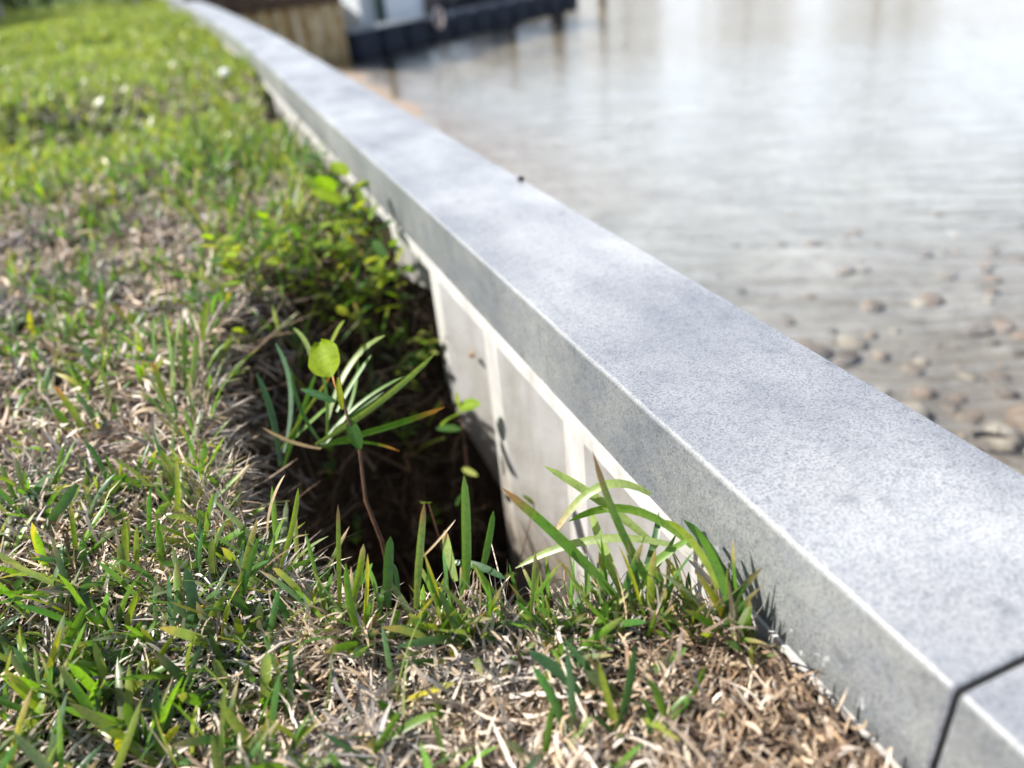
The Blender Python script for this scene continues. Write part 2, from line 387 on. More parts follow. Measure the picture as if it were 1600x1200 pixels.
def gz(x, y):
    x = np.asarray(x, dtype=float); y = np.asarray(y, dtype=float)
    far = smooth(1.2, 5, y)
    z = -0.131 + 0.014 * (vnoise(x, y, 0.16, 1) - 0.5) + 0.026 * (vnoise(x, y, 0.055, 2) - 0.5) + 0.010 * (vnoise(x, y, 0.02, 7) - 0.5) + (0.012 + 0.12 * far) * (vnoise(x, y, 0.6, 3) - 0.5) \
        + far * 0.10 * (vnoise(x, y, 2.3, 4) - 0.5)
    z += 0.028 * smooth(0.42, 0.15, y)                         # the turf stands a little higher by the camera
    z -= 0.012 * np.clip(-x - 0.5, 0, 3)
    z -= 0.05 * np.exp(-(((x + 0.52) / 0.30) ** 2 + ((y - 3.25) / 0.16) ** 2))   # dark dip in the lawn
    z += 0.03 * np.exp(-(((x + 0.45) / 0.45) ** 2 + ((y - 3.75) / 0.28) ** 2))
    lx = smooth(0.25, -0.05, x)
    z += lx * (0.045 * np.exp(-((y - 2.25 - 0.15 * np.sin(3 * x)) / 0.30) ** 2) - 0.055 * np.exp(-((y - 3.15 - 0.2 * np.sin(2 * x)) / 0.32) ** 2) + 0.05 * np.exp(-((y - 4.6) / 0.7) ** 2))
    near = (x > -1.0) & (y > -0.5) & (y < 5)
    if near.any():
        d = np.full(x.shape, -1.0); d[near] = lip_dist(x[near], y[near])
        fl = np.interp(y, FL_Y, FL_Z) + (0.05 * (vnoise(x, y, 0.09, 5) - 0.5) + 0.03 * (vnoise(x, y, 0.03, 6) - 0.5)) * smooth(0.36, 0.26, x)
        wd = np.interp(y, [0.3, 0.6, 1.1, 1.5, 2.2], [0.055, 0.10, 0.20, 0.20, 0.12])
        k = smooth(-0.02, 1.0, d / wd)
        z = z * (1 - k) + np.minimum(fl, z) * k
    # meets the cap's underside by the wall on the near side and beyond the hole
    return z
def gz1(x, y): return float(gz(np.array([x]), np.array([y]))[0])
def ground_hit(px, py, up=0.0):
    d = R @ _cv(px, py); t = np.linspace(0.2, 25, 6000) / np.linalg.norm(d)
    P = EYE + d * t[:, None]
    k = np.argmax(P[:, 2] <= gz(P[:, 0], P[:, 1]) + up); return P[k]

xs = [0.362]
while xs[-1] > -0.95: xs.append(xs[-1] - 0.0085)
st = 0.0095
while xs[-1] > -70: xs.append(xs[-1] - st); st *= 1.16
xs = np.array(xs[::-1])
ys = [-0.2]
while ys[-1] < 2.5: ys.append(ys[-1] + 0.0095)
while ys[-1] < 4.8: ys.append(ys[-1] + 0.03)
st = 0.035
while ys[-1] < 130: ys.append(ys[-1] + st); st *= 1.09
lo = [-0.2]; st = 0.03
while lo[-1] > -30: lo.append(lo[-1] - st); st *= 1.3
ys = np.array(lo[:0:-1] + ys)
GX, GY = np.meshgrid(xs, ys)
GZ = gz(GX, GY)
GXs = GX + wall_shift(np.clip(GY, 0, 15)) * smooth(-6, -0.5, GX)
V = np.stack([GXs, GY, GZ], -1).reshape(-1, 3)
nx, ny = len(xs), len(ys)
I = np.arange(nx * ny).reshape(ny, nx)
Fq = np.stack([I[:-1, :-1], I[:-1, 1:], I[1:, 1:], I[1:, :-1]], -1).reshape(-1, 4)
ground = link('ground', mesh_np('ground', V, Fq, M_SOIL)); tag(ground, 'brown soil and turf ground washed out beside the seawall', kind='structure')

# ------------------------------------------------------------------ sea bed and water
bx = np.concatenate([np.arange(0.36, 3.6, 0.05), np.geomspace(3.6, 160, 45)])
by = np.concatenate([-np.geomspace(25, 0.3, 14), np.arange(0, 13, 0.08), np.geomspace(13, 190, 28)])
BX, BY = np.meshgrid(bx, by)
BZ = -0.93 - 0.05 * np.clip(BX - 1.3, 0, 12) - 0.010 * np.clip(BX - 6, 0, 60) + 0.05 * (vnoise(BX, BY, 0.5, 21) - 0.5) + 0.10 * (vnoise(BX, BY, 1.7, 22) - 0.5)
BZ += 0.15 * np.exp(-(np.clip(BX - 1.5, 0, None) / 0.5) ** 2) * smooth(4.2, 6.4, BY) * smooth(10.2, 9.2, BY)
far_shore = smooth(64, 76, BY + 0.55 * np.clip(BX, 0, 60))
BZ = BZ * (1 - far_shore) + (0.25 + 0.3 * vnoise(BX, BY, 9, 23)) * far_shore
I = np.arange(BX.size).reshape(BX.shape)
Fq = np.stack([I[:-1, :-1], I[:-1, 1:], I[1:, 1:], I[1:, :-1]], -1).reshape(-1, 4)
seabed = link('seabed', mesh_np('seabed', np.stack([BX, BY, BZ], -1).reshape(-1, 3), Fq, M_SAND)); tag(seabed, 'sandy stony bed under the shallow water', kind='structure')
Vw = np.array([(0.40, -25, 0), (160, -25, 0), (160, 190, 0), (-3.0, 190, 0), (-3.0, 9, 0), (0.40, 5, 0)], float); Vw[:, 2] = WATER_Z
me = bpy.data.meshes.new('water'); me.from_pydata([tuple(v) for v in Vw], [], [(0, 1, 2, 3, 4, 5)]); me.materials.append(M_WATER)
water = link('water', me); tag(water, 'rippled shallow water reflecting a bright sky', kind='structure')

def rock_mesh(name, mat, seed, sub=2):
    bm = bmesh.new(); bmesh.ops.create_icosphere(bm, subdivisions=sub, radius=1.0)
    r = random.Random(seed); ax = [Vector((r.uniform(-1, 1), r.uniform(-1, 1), r.uniform(-1, 1))).normalized() for _ in range(7)]
    kk = [r.uniform(-0.22, 0.25) for _ in ax]
    for v in bm.verts:
        n = v.co.normalized(); v.co *= 1 + sum(k * max(0, n.dot(a)) ** 2 for k, a in zip(kk, ax)); v.co.z *= 0.55
    me = bpy.data.meshes.new(name); bm.to_mesh(me); bm.free(); me.materials.append(mat)
    me.polygons.foreach_set('use_smooth', [True] * len(me.polygons)); return me
rocks = [rock_mesh('stone', M_STONE[i % 4], i) for i in range(8)]
def bed_z(x, y):
    i = int(np.argmin(abs(by - y))); j = int(np.argmin(abs(bx - x))); return BZ[i, j]
n_st = 0
tries = 0
while n_st < 290 and tries < 5000:
    tries += 1
    px = random.uniform(760, 1720); py = random.uniform(250, 800) if random.random() < 0.8 else random.uniform(120, 400)
    if py < 390 + 0.585 * (px - 1000) - 60: pass
    q = on_z(px, py, -0.95)
    if q[0] < 0.9 or q[1] > 3.6 or q[1] < 0.2: continue
    if random.random() > smooth(3.2, 1.0, q[1]): continue
    s = min(0.12, np.random.RandomState(tries).lognormal(-3.8, 0.5))
    o = link('stone', rocks[tries % 8], seabed)
    o.location = (q[0], q[1], bed_z(q[0], q[1]) + s * 0.12); o.scale = (s, s * random.uniform(0.7, 1.3), s * random.uniform(0.7, 1.1))
    o.rotation_euler = (random.uniform(-.2, .2), random.uniform(-.2, .2), random.uniform(0, 6.28)); n_st += 1

# ------------------------------------------------------------------ seawall
def loft(name, profile, ys_, mat, parent, closed=True, cap_ends=True, smooth_f=False):
    """sweep an (x,z) profile along y, following the wall's gentle bend"""
    n = len(profile); Vv = []; Ff = []
    for y in ys_:
        s = float(wall_shift(y))
        for (x, z) in profile: Vv.append((x + s, y, z))
    for i in range(len(ys_) - 1):
        for j in range(n if closed else n - 1):
            a = i * n + j; b = i * n + (j + 1) % n
            Ff.append((a, a + n, b + n, b))
    if cap_ends and closed:
        Ff.append(tuple(range(n))); Ff.append(tuple(reversed([(len(ys_) - 1) * n + j for j in range(n)])))
    me = bpy.data.meshes.new(name); me.from_pydata(Vv, [], Ff); me.materials.append(mat)
    bm = bmesh.new(); bm.from_mesh(me); bmesh.ops.recalc_face_normals(bm, faces=bm.faces); bm.to_mesh(me); bm.free()
    if smooth_f: me.polygons.foreach_set('use_smooth', [True] * len(me.polygons))
    return link(name, me, parent)
seawall = empty('seawall', (0, 0, 0)); tag(seawall, 'long grey capped seawall of white corrugated sheets between lawn and water', 'seawall')
def cap_profile():
    r = 0.0042; pr = []
    for (cx_, cz_, a0) in ((X_IN + r, -r, 180), (X_OUT - r, -r, 90)):
        for k in range(5):
            a = math.radians(a0 - k * 22.5); pr.append((cx_ + r * math.cos(a), cz_ + r * math.sin(a)))
    pr += [(X_OUT, -CAP_T), (X_OUT - 0.006, -CAP_T - 0.002), (X_IN + 0.008, -CAP_T - 0.002), (X_IN, -CAP_T)]
    return pr
GAP = 0.0046
cap_ends = [-2.2, 0.1835, 3.9, 7.6, 11.3, 15.5]
for k, (a, b) in enumerate(zip(cap_ends[:-1], cap_ends[1:])):
    ys_ = list(np.linspace(a + GAP / 2, b - GAP / 2, 240 if b < 4.2 else 12))
    ys_ = [ys_[0], ys_[0] + 0.002] + ys_[1:-1] + [ys_[-1] - 0.002, ys_[-1]]
    o = loft('cap_section', cap_profile(), ys_, M_CAP, seawall)
    n = len(cap_profile()); me = o.data                       # tiny eased arris at each end
    for i in (0, len(ys_) - 1):
        for j in range(n):
            v = me.vertices[i * n + j].co; s = float(wall_shift(ys_[i])); cxm = (X_IN + X_OUT) / 2 + s
            v.x += 0.0016 * (1 if v.x < cxm else -1); v.z += -0.0016 if v.z > -0.05 else 0.0016
    co = np.empty(len(me.vertices) * 3, np.float32); me.vertices.foreach_get('co', co); co = co.reshape(-1, 3)      # slightly uneven arrises
    jj = np.tile(np.arange(n), len(ys_)); side_ = np.where(jj < 5, 0, 50)
    co[:, 0] += (vnoise(co[:, 1], side_, 0.03, 81) - 0.5) * 0.0007; co[:, 2] += np.where(co[:, 2] > -0.05, (vnoise(co[:, 1], side_ + 9, 0.045, 82) - 0.5) * 0.0010, 0)
    me.vertices.foreach_set('co', co.ravel()); me.update()
for b in cap_ends[1:-1]:
    s = 0.004
    pr = [(X_IN + s, -s), (X_OUT - s, -s), (X_OUT - s, -CAP_T + s), (X_IN + s, -CAP_T + s)]
    loft('joint_seal', pr, [b - 0.006, b + 0.006], M_SEAL, seawall)
# white channel just under the cap
loft('top_channel', [(X_IN - 0.002, -0.1025), (X_IN + 0.05, -0.1025), (X_IN + 0.05, -0.1275), (X_IN + 0.003, -0.1275), (X_IN - 0.002, -0.1235)],
     list(np.linspace(-2.2, 4.2, 3)) + list(np.linspace(4.6, 15.4, 16)), M_VINYL, seawall)
# corrugated sheets: proud rib, webs, recessed pan, each module one panel with an interlock
PER = 0.285; xr, xp = X_IN + 0.001, X_IN + 0.070; th = 0.006
def panel(y0, z_top, z_bot):
    ys_p = [(-0.030, xr), (0.026, xr), (0.046, xp), (0.086, xp), (0.0865, xp - 0.010), (0.096, xp - 0.010), (0.0965, xp), (0.130, xp), (PER - 0.0305, xr)]
    zs = [z_top, z_top - 0.07, -0.35, -0.6, z_bot]
    Vv = []; Ff = []
    n = len(ys_p)
    for d in (0, th):
        for z in zs:
            for (yy, xx) in ys_p:
                y = y0 + yy; Vv.append((xx + d + float(wall_shift(y)), y, z))
    m = len(zs)
    for d in (0, 1):
        for i in range(m - 1):
            for j in range(n - 1):
                a = d * n * m + i * n + j; f = (a, a + 1, a + n + 1, a + n); Ff.append(f if d else f[::-1])
    for j in range(n - 1):
        a = j; b = n * m + j; Ff.append((a, a + 1, b + 1, b))
    me = bpy.data.meshes.new('sheet_panel'); me.from_pydata(Vv, [], Ff); me.materials.append(M_VINYL); me.materials.append(M_VINYL_SHADED)
    me.polygons.foreach_set('material_index', [0 if (q % (n - 1)) in (0, n - 2) and q < 2 * (m - 1) * (n - 1) and (q % (n - 1)) == 0 else 1 for q in range(len(Ff))])  # rib faces keep the full tone, the rest takes the painted shade
    o = link('sheet_panel', me, seawall)
    bv = o.modifiers.new('bev', 'BEVEL'); bv.width = 0.004; bv.segments = 2; bv.limit_method = 'ANGLE'; bv.angle_limit = math.radians(25)
    return o
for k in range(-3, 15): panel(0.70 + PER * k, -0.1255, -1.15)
loft('sheet_backing', [(xp + 0.03, -0.13), (xp + 0.05, -0.13), (xp + 0.05, -1.2), (xp + 0.03, -1.2)], list(np.linspace(-2.2, 15.4, 24)), M_VINYL, seawall)
# bolt head with washer, on the pan above the hole
bm = bmesh.new()
for (r_, x0, x1) in ((0.0065, 0, -0.002), (0.004, -0.002, -0.006)):
    g = bmesh.ops.create_cone(bm, cap_ends=True, segments=10, radius1=r_, radius2=r_ * 0.8, depth=abs(x1 - x0))
    for v in g['verts']: v.co = Vector((-(v.co.z) + (x0 + x1) / 2, v.co.x, v.co.y))
me = bpy.data.meshes.new('bolt_head'); bm.to_mesh(me); bm.free(); me.materials.append(simple('rusty_bolt', (0.36, 0.23, 0.15), 0.7))
o = link('bolt_head', me, seawall); o.location = (X_IN + 0.026, 1.175, -0.255); o.rotation_euler = (0, 0, math.radians(29))

# ------------------------------------------------------------------ far bulkhead, floating dock, boat, piles
def box_mesh(name, sx, sy, sz, mat, bev=0.0, seg=2):
    bm = bmesh.new(); bmesh.ops.create_cube(bm, size=1.0)
    for v in bm.verts: v.co = Vector((v.co.x * sx, v.co.y * sy, v.co.z * sz))
    if bev: bmesh.ops.bevel(bm, geom=bm.edges[:], offset=bev, segments=seg, affect='EDGES', profile=0.5)
    me = bpy.data.meshes.new(name); bm.to_mesh(me); bm.free(); me.materials.append(mat); return me
def cyl_mesh(name, r0, r1, h, mat, seg=14, rings=5, wob=0.0, seed=0):
    r = random.Random(seed); Vv = []; Ff = []
    for i in range(rings + 1):
        t = i / rings; rr = r0 + (r1 - r0) * t; ox, oy = r.uniform(-wob, wob), r.uniform(-wob, wob)
        for j in range(seg):
            a = 2 * math.pi * j / seg; Vv.append((ox + rr * math.cos(a), oy + rr * math.sin(a), h * t))
    for i in range(rings):
        for j in range(seg): Ff.append((i * seg + j, i * seg + (j + 1) % seg, (i + 1) * seg + (j + 1) % seg, (i + 1) * seg + j))
    Ff.append(tuple(rings * seg + j for j in range(seg))); Ff.append(tuple(reversed(range(seg))))
    me = bpy.data.meshes.new(name); me.from_pydata(Vv, [], Ff); me.materials.append(mat)
    return me

BK_Y, BK_X1 = 10.3, 1.94
bulk = empty('bulkhead', (BK_X1, BK_Y, WATER_Z)); tag(bulk, 'rust streaked corrugated bulkhead with dark timber cap jutting into the water', 'bulkhead')
per = 0.19
for k in range(9):
    x1 = -per * k; pr = [(x1, 0.0), (x1 - 0.02, 0.0), (x1 - 0.115, 0.10), (x1 - 0.135, 0.10), (x1 - per, 0.0)]
    Vv = []; Ff = []
    for z in (-0.5, 0.2, 0.74):
        for (x, y) in pr: Vv.append((x, y, z))
    for z in (-0.5, 0.2, 0.74):
        for (x, y) in pr: Vv.append((x, y + 0.012, z))
    n = 5
    for i in range(2):
        for j in range(4):
            a = i * n + j; Ff.append((a, a + n, a + n + 1, a + 1)); b = a + 15; Ff.append((b, b + 1, b + n + 1, b + n))
    me = bpy.data.meshes.new('sheet_panel'); me.from_pydata(Vv, [], Ff); me.materials.append(M_RUST); link('sheet_panel', me, bulk)
o = link('end_sheet', box_mesh('end_sheet', 0.02, 2.4, 1.2, M_RUST, 0.004), bulk); o.location = (-0.012, 1.225, 0.05)
o = link('timber_cap', box_mesh('timber_cap', 1.75, 0.34, 0.15, M_TIMBER, 0.012), bulk); o.location = (-0.87, 0.10, 0.82)
o = link('wale', box_mesh('wale', 1.70, 0.07, 0.13, M_TIMBER, 0.01), bulk); o.location = (-0.86, -0.04, 0.675)
o = link('deck', box_mesh('deck', 1.72, 2.2, 0.06, M_TIMBER, 0.01), bulk); o.location = (-0.88, 1.45, 0.77)

dA, dB = on_z(562, 88, WATER_Z), on_z(905, 6, WATER_Z)
dvec = (dB - dA)[:2]; dlen = float(np.hypot(*dvec)); dang = math.atan2(dvec[1], dvec[0])
dock = empty('floating_dock', (dA[0], dA[1], WATER_Z), dang); tag(dock, 'dark navy modular floating dock of plastic cubes behind the bulkhead', 'floating dock')
FL = 0.46
fm = box_mesh('float', FL - 0.03, FL - 0.03, 0.34, M_FLOAT, 0.06, 3)
lug = box_mesh('lug', 0.10, 0.10, 0.03, M_FLOAT, 0.008)
for k in range(int(dlen / FL) + 1):
    for r_ in range(1):
        o = link('float', fm, dock); o.location = (FL * (k + 0.5), FL * (r_ + 0.5), 0.08)
        if r_ == 0:
            l = link('lug', lug, o); l.location = (FL / 2, -FL / 2 + 0.035, 0.06)
o = link('deck', box_mesh('deck', FL * 3.0, FL - 0.08, 0.02, M_DECK, 0.005), dock); o.location = (FL * 1.5, FL * 0.5, 0.262)
def dock_pt(u, v, z): c, s = math.cos(dang), math.sin(dang); return (dA[0] + u * c - v * s, dA[1] + u * s + v * c, z)
# coil of pale rope hanging over the dock edge
bm_v = []; cu = bpy.data.curves.new('rope_coil', 'CURVE'); cu.dimensions = '3D'; cu.bevel_depth = 0.012; cu.bevel_resolution = 2
spn = cu.splines.new('POLY'); pts = []
for i in range(90):
    t = i / 89; a = t * 6 * 2 * math.pi
    pts.append((0.07 * math.cos(a) * (1 + 0.2 * math.sin(3 * t)), -0.03 + 0.012 * math.sin(5 * t * 6), 0.26 + 0.13 * math.sin(a) * (1 - 0.15 * t)))
spn.points.add(len(pts) - 1)
for p_, q in zip(spn.points, pts): p_.co = (*q, 1)
cu.materials.append(M_ROPE)
tmp = bpy.data.objects.new('rope_coil', cu); C.objects.link(tmp)
dg = bpy.context.evaluated_depsgraph_get(); rme = bpy.data.meshes.new_from_object(tmp.evaluated_get(dg)); bpy.data.objects.remove(tmp)
rme.materials.clear(); rme.materials.append(M_ROPE)
rope = link('rope_coil', rme); rope.location = dock_pt(FL * 3.18, -0.02, WATER_Z - 0.02); rope.rotation_euler = (0, 0, dang)
tag(rope, 'pale coil of rope hung over the edge of the navy floating dock', 'rope')
# guide pile at the back of the dock
o = link('guide_pile', cyl_mesh('guide_pile', 0.075, 0.07, 4.2, M_PILE, wob=0.002)); o.location = dock_pt(0.98, FL + 0.06, -1.7)
tag(o, 'dark green guide pile standing behind the floating dock', 'pile')
# dark-hulled boat moored behind the dock
def hull(mat_=None, Ls=3.6, Bm=1.5, Hh=0.62):
    ns = 16; nr = 9; Vv = []; Ff = []
    for i in range(ns + 1):
        t = i / ns; wdt = Bm / 2 * (1 - max(0, (t - 0.45) / 0.55) ** 2.2) * (0.9 + 0.1 * min(1, t * 4)); sh = 0.14 * t ** 2
        for j in range(nr):
            a = math.pi * j / (nr - 1); c, s_ = math.cos(a), math.sin(a)
            Vv.append((Ls * (t - 0.5), wdt * math.copysign(abs(c) ** 0.55, c), Hh * 0.6 + sh - (Hh + sh * 0.3) * s_ ** 0.7))
    for i in range(ns):
        for j in range(nr - 1):
            a = i * nr + j; Ff.append((a, a + 1, a + nr + 1, a + nr))
    Ff.append(tuple(reversed(range(nr))))
    for i in range(ns):
        a = i * nr; Ff.append((a, a + nr, a + nr + nr - 1, a + nr - 1))
    me = bpy.data.meshes.new('hull'); me.from_pydata(Vv, [], Ff); me.materials.append(mat_ or M_HULL); return me
boat = empty('small_boat', dock_pt(4.42, FL + 0.85, WATER_Z), dang); tag(boat, 'small black hulled boat moored behind the floating dock', 'boat')
link('hull', hull(), boat)
o = link('rub_rail', box_mesh('rub_rail', 2.0, 1.56, 0.06, M_HULL, 0.02), boat); o.location = (-0.75, 0, 0.40)
o = link('console', box_mesh('console', 0.5, 0.6, 0.6, M_HULL, 0.06), boat); o.location = (-0.2, 0, 0.7)
M_GEL = simple('white_gelcoat', (0.66, 0.70, 0.74), 0.3, 0.05, 6, 0.5)
dinghy = empty('dinghy', dock_pt(1.62, FL + 0.68, WATER_Z), dang); tag(dinghy, 'white hulled dinghy behind the left end of the floating dock', 'boat')
link('hull', hull(M_GEL, 1.7, 1.0, 0.95), dinghy)
o = link('gunwale', box_mesh('gunwale', 0.95, 1.02, 0.05, M_GEL, 0.015), dinghy); o.location = (-0.36, 0, 0.60)
# wooden mooring piles whose reflections streak the water
for i, (u, v, h_, lab) in enumerate(((3.9, 0.62, 0.95, 'thin brown mooring pile nearest the small boat'), (5.3, 0.65, 1.1, 'thick brown mooring pile beyond the dock end'), (9.4, 2.2, 1.6, 'brown mooring pile farthest out on the water'))):
    o = link('mooring_pile', cyl_mesh('mooring_pile', 0.13 if i == 1 else 0.09, 0.12 if i == 1 else 0.08, h_ + 1.2, M_WOODPILE, wob=0.006, seed=i)); o.location = dock_pt(u, v, -1.9)
    tag(o, lab, 'pile', 'mooring piles beyond the floating dock')

# ------------------------------------------------------------------ background hedge and far trees
LEAF_COL = np.array([[0.035, 0.065, 0.015], [0.055, 0.095, 0.02], [0.08, 0.12, 0.03], [0.03, 0.05, 0.02]])
def crown_mesh(name, blobs, n, size, seed, cols=LEAF_COL):
    r = np.random.default_rng(seed); Pp = []
    for (cx_, cy_, cz_, rx, ry, rz, wgt) in blobs:
        k = int(n * wgt); d = r.normal(size=(k, 3)); d /= np.linalg.norm(d, axis=1, keepdims=True)
        rad = r.uniform(0.25, 1, (k, 1)) ** 0.45 * (0.8 + 0.4 * r.random((k, 1)))
        Pp.append(np.array([cx_, cy_, cz_]) + d * rad * np.array([rx, ry, rz]))
    P = np.vstack(Pp); k = len(P)
    u = r.normal(size=(k, 3)); u /= np.linalg.norm(u, axis=1, keepdims=True)
    w = np.cross(u, r.normal(size=(k, 3))); w /= np.linalg.norm(w, axis=1, keepdims=True)
    s = size * r.uniform(0.6, 1.4, (k, 1))
    Vv = np.stack([P - u * s, P + w * s * 0.42, P + u * s, P - w * s * 0.42], 1).reshape(-1, 3)
    col = np.repeat(cols[r.integers(0, len(cols), k)] * r.uniform(0.7, 1.3, (k, 1)), 4, 0)
    return mesh_np(name, Vv, np.arange(4 * k).reshape(-1, 4), M_BLADE, col, False)
def tree(name, loc, h, rx, seed, label, cat, group, n=2600, size=0.16, trunk_r=0.11):
    t = empty(name, loc); tag(t, label, cat, group)
    r = random.Random(seed)
    link('trunk', cyl_mesh('trunk', trunk_r, trunk_r * 0.45, h * 0.7, M_BARK, 10, 6, trunk_r * 0.4, seed), t)
    blobs = []
    for i in range(9):
        blobs.append((r.uniform(-.6, .6) * rx, r.uniform(-.6, .6) * rx, h * r.uniform(0.42, 0.85), rx * r.uniform(.35, .6), rx * r.uniform(.35, .6), h * r.uniform(.12, .2), 1 / 9))
        a = Vector((0, 0, h * r.uniform(0.3, 0.55))); b = Vector(blobs[-1][:3])
        if i < 5:
            me = cyl_mesh('limb', trunk_r * 0.4, trunk_r * 0.12, (b - a).length, M_BARK, 6, 2); o = link('limb', me, t); o.location = a; o.rotation_euler = (b - a).to_track_quat('Z', 'Y').to_euler()
    link('crown', crown_mesh('crown', blobs, n, size, seed), t); return t
def shrub(loc, w_, h_, seed, label):
    t = empty('shrub', loc); tag(t, label, 'shrub', 'dark shrubs behind the lawn')
    r = random.Random(seed)
    link('stem', cyl_mesh('stem', 0.05, 0.02, h_ * 0.7, M_BARK, 8, 3, 0.02, seed), t)
    blobs = [(r.uniform(-.5, .5) * w_, r.uniform(-.4, .4) * w_, h_ * r.uniform(.2, .75), w_ * .5, w_ * .45, h_ * .28, 1 / 8) for _ in range(8)]
    link('crown', crown_mesh('crown', blobs, 3800, 0.07, seed), t)
shrub((-2.9, 12.6, -0.16), 1.5, 1.9, 3, 'dark leafy shrub at the left corner of the lawn')
shrub((-1.7, 15.3, -0.2), 1.5, 2.0, 4, 'dark leafy shrub at the far end of the lawn, left of the pale posts')
shrub((-0.2, 17.0, -0.2), 1.3, 1.6, 5, 'dark leafy shrub farthest back near the end of the seawall')
shrub((-4.6, 13.6, -0.25), 1.6, 2.2, 6, 'dark leafy shrub left of the lawn corner')
for i, (px_, py_, lab, wd) in enumerate(((5, 34, 'pale grey post at the left corner of the lawn', 0.09), (131, 9, 'thin pale post at the far lawn edge, left of two', 0.07), (214, 6, 'thin pale post at the far lawn edge, right of two', 0.10))):
    q = on_z(px_, py_, -0.13); o = link('fence_post', box_mesh('fence_post', wd, wd, 1.3, M_POST, 0.01)); o.location = (q[0], q[1], gz1(q[0], q[1]) + 0.6); tag(o, lab, 'post', 'pale posts at the lawn edge')
far_spots = [(6, 78, 9), (13, 74, 8), (20, 68, 9.5), (27, 62, 7.5), (34, 60, 9), (42, 55, 8), (50, 50, 9), (0, 84, 10)]
for i, (x, y, h_) in enumerate(far_spots):
    tree('shore_tree', (x, y, 0.2), h_, h_ * 0.42, 40 + i, ['green tree on the far shore, nearest the line of the seawall', 'green tree second along the far shore', 'green tree third along the far shore', 'low green tree in the middle of the far shore', 'green tree right of the low one on the far shore', 'green tree third from the outer end of the far shore', 'green tree at the outer end of the far shore', 'tallest green tree behind the first on the far shore'][i], 'tree', 'trees on the far shore', 1800, 0.38, 0.16)

# ------------------------------------------------------------------ ribbons: blades and straws
def ribbons(P0, P1, P2, W, Sd, cb, ct, nseg=4, fold=0.0, p=3.0, base_w=0.6, tip=None):
    """curved blades as one vertex/face/colour set; quadratic arcs P0-P1-P2"""
    n = len(P0); t = np.linspace(0, 1, nseg + 1); T = t[None, :, None]
    B = (1 - T) ** 2 * P0[:, None] + 2 * (1 - T) * T * P1[:, None] + T ** 2 * P2[:, None]
    D = 2 * (1 - T) * (P1 - P0)[:, None] + 2 * T * (P2 - P1)[:, None]
    D /= np.linalg.norm(D, axis=2, keepdims=True) + 1e-9
    s = Sd[:, None] - (Sd[:, None] * D).sum(2, keepdims=True) * D
    s /= np.linalg.norm(s, axis=2, keepdims=True) + 1e-9
    nr = np.cross(D, s)
    prof = (base_w + (1 - base_w) * np.minimum(1, t * 3)) * np.sqrt(np.clip(1 - t ** p, 0.004, 1))
    w = W[:, None, None] * prof[None, :, None] * 0.5
    rows = [B - s * w + nr * w * fold, B + s * w + nr * w * fold]
    if fold: rows.insert(1, B)
    k = len(rows)
    V = np.stack(rows, 2).reshape(-1, 3)
    cc = cb[:, None] * (1 - T) + ct[:, None] * T
    if tip is not None:
        tm = smooth(0.72, 0.92, t)[None, :, None] * tip[:, None, 3:4]; cc = cc * (1 - tm) + tip[:, None, :3] * tm
    col = np.repeat(cc, k, axis=1).reshape(-1, 3)
    base = (np.arange(n) * (nseg + 1) * k)[:, None, None]
    i = np.arange(nseg)[None, :, None]; j = np.arange(k - 1)[None, None, :]
    a = (base + i * k + j).reshape(-1)
    Fq = np.stack([a, a + 1, a + k + 1, a + k], -1)
    return V, Fq, col
def joined(sets):
    Vs, Fs, Cs = [], [], []; off = 0
    for V, F_, c in sets: Vs.append(V); Fs.append(F_ + off); Cs.append(c); off += len(V)
    return np.vstack(Vs), np.vstack(Fs), np.vstack(Cs)
def in_view(x, y, z, m=0.18):
    u, v, d = project(np.stack([x, y, z], -1)); return (d > 0.05) & (u > -1600 * m) & (u < 1600 * (1 + m)) & (v > -1200 * m - 60) & (v < 1200 * (1 + m))
def unit_h(a): return np.stack([np.cos(a), np.sin(a), np.zeros_like(a)], -1)

# where green grows: soft spots taken from the layout of the lawn (photo pixel, radius, weight)
GREEN = [(120, 1020, 0.15, 1.0), (300, 1000, 0.11, 0.9), (60, 820, 0.12, 0.8), (330, 840, 0.10, 0.75), (450, 900, 0.06, 0.7), (90, 1180, 0.14, 0.9), (350, 1170, 0.08, 0.8),
         (1000, 1130, 0.045, 0.7), (560, 1190, 0.05, 0.5), (950, 1190, 0.05, 0.4), (60, 480, 0.25, 0.8), (150, 640, 0.10, 0.35), (200, 540, 0.12, 0.55), (900, 1050, 0.03, 0.2)]
GRN = [(on_z(a, b, -0.1)[:2], r, w) for a, b, r, w in GREEN]
def greenness(x, y):
    g = np.zeros(np.shape(x))
    for c, r, w in GRN: g = np.maximum(g, w * np.exp(-((x - c[0]) ** 2 + (y - c[1]) ** 2) / r ** 2))
    far = smooth(1.1, 3.2, y)
    g = g * (1 - far) + far * (0.95 - 0.45 * smooth(-0.25, 0.25, x - wall_shift(y)) * smooth(9, 3, y))
    pale = np.exp(-(((x - 0.0) / 0.20) ** 2 + ((y - 1.75) / 0.25) ** 2))
    g = g * (1 - 0.5 * pale)
    g = g * (1 - 0.62 * np.exp(-((y - 1.72 - 0.12 * np.sin(4 * x)) / 0.24) ** 2) * smooth(0.25, 0.0, x))
    g = g * (1 - 0.72 * smooth(0.46, 0.60, fbm(x, y, 0.5, 88)) * smooth(0.8, 1.2, y) * smooth(6, 3.5, y))
    g = np.clip(g + 0.5 * (fbm(x, y, 0.10, 51) - 0.55) * (1 - 0.6 * far), 0.012, 1)
    return g * (1 - 0.97 * smooth(0.10, 0.17, x) * smooth(0.52, 0.40, y) * smooth(0.0, 0.06, np.hypot(x - GRN[7][0][0], y - GRN[7][0][1])))

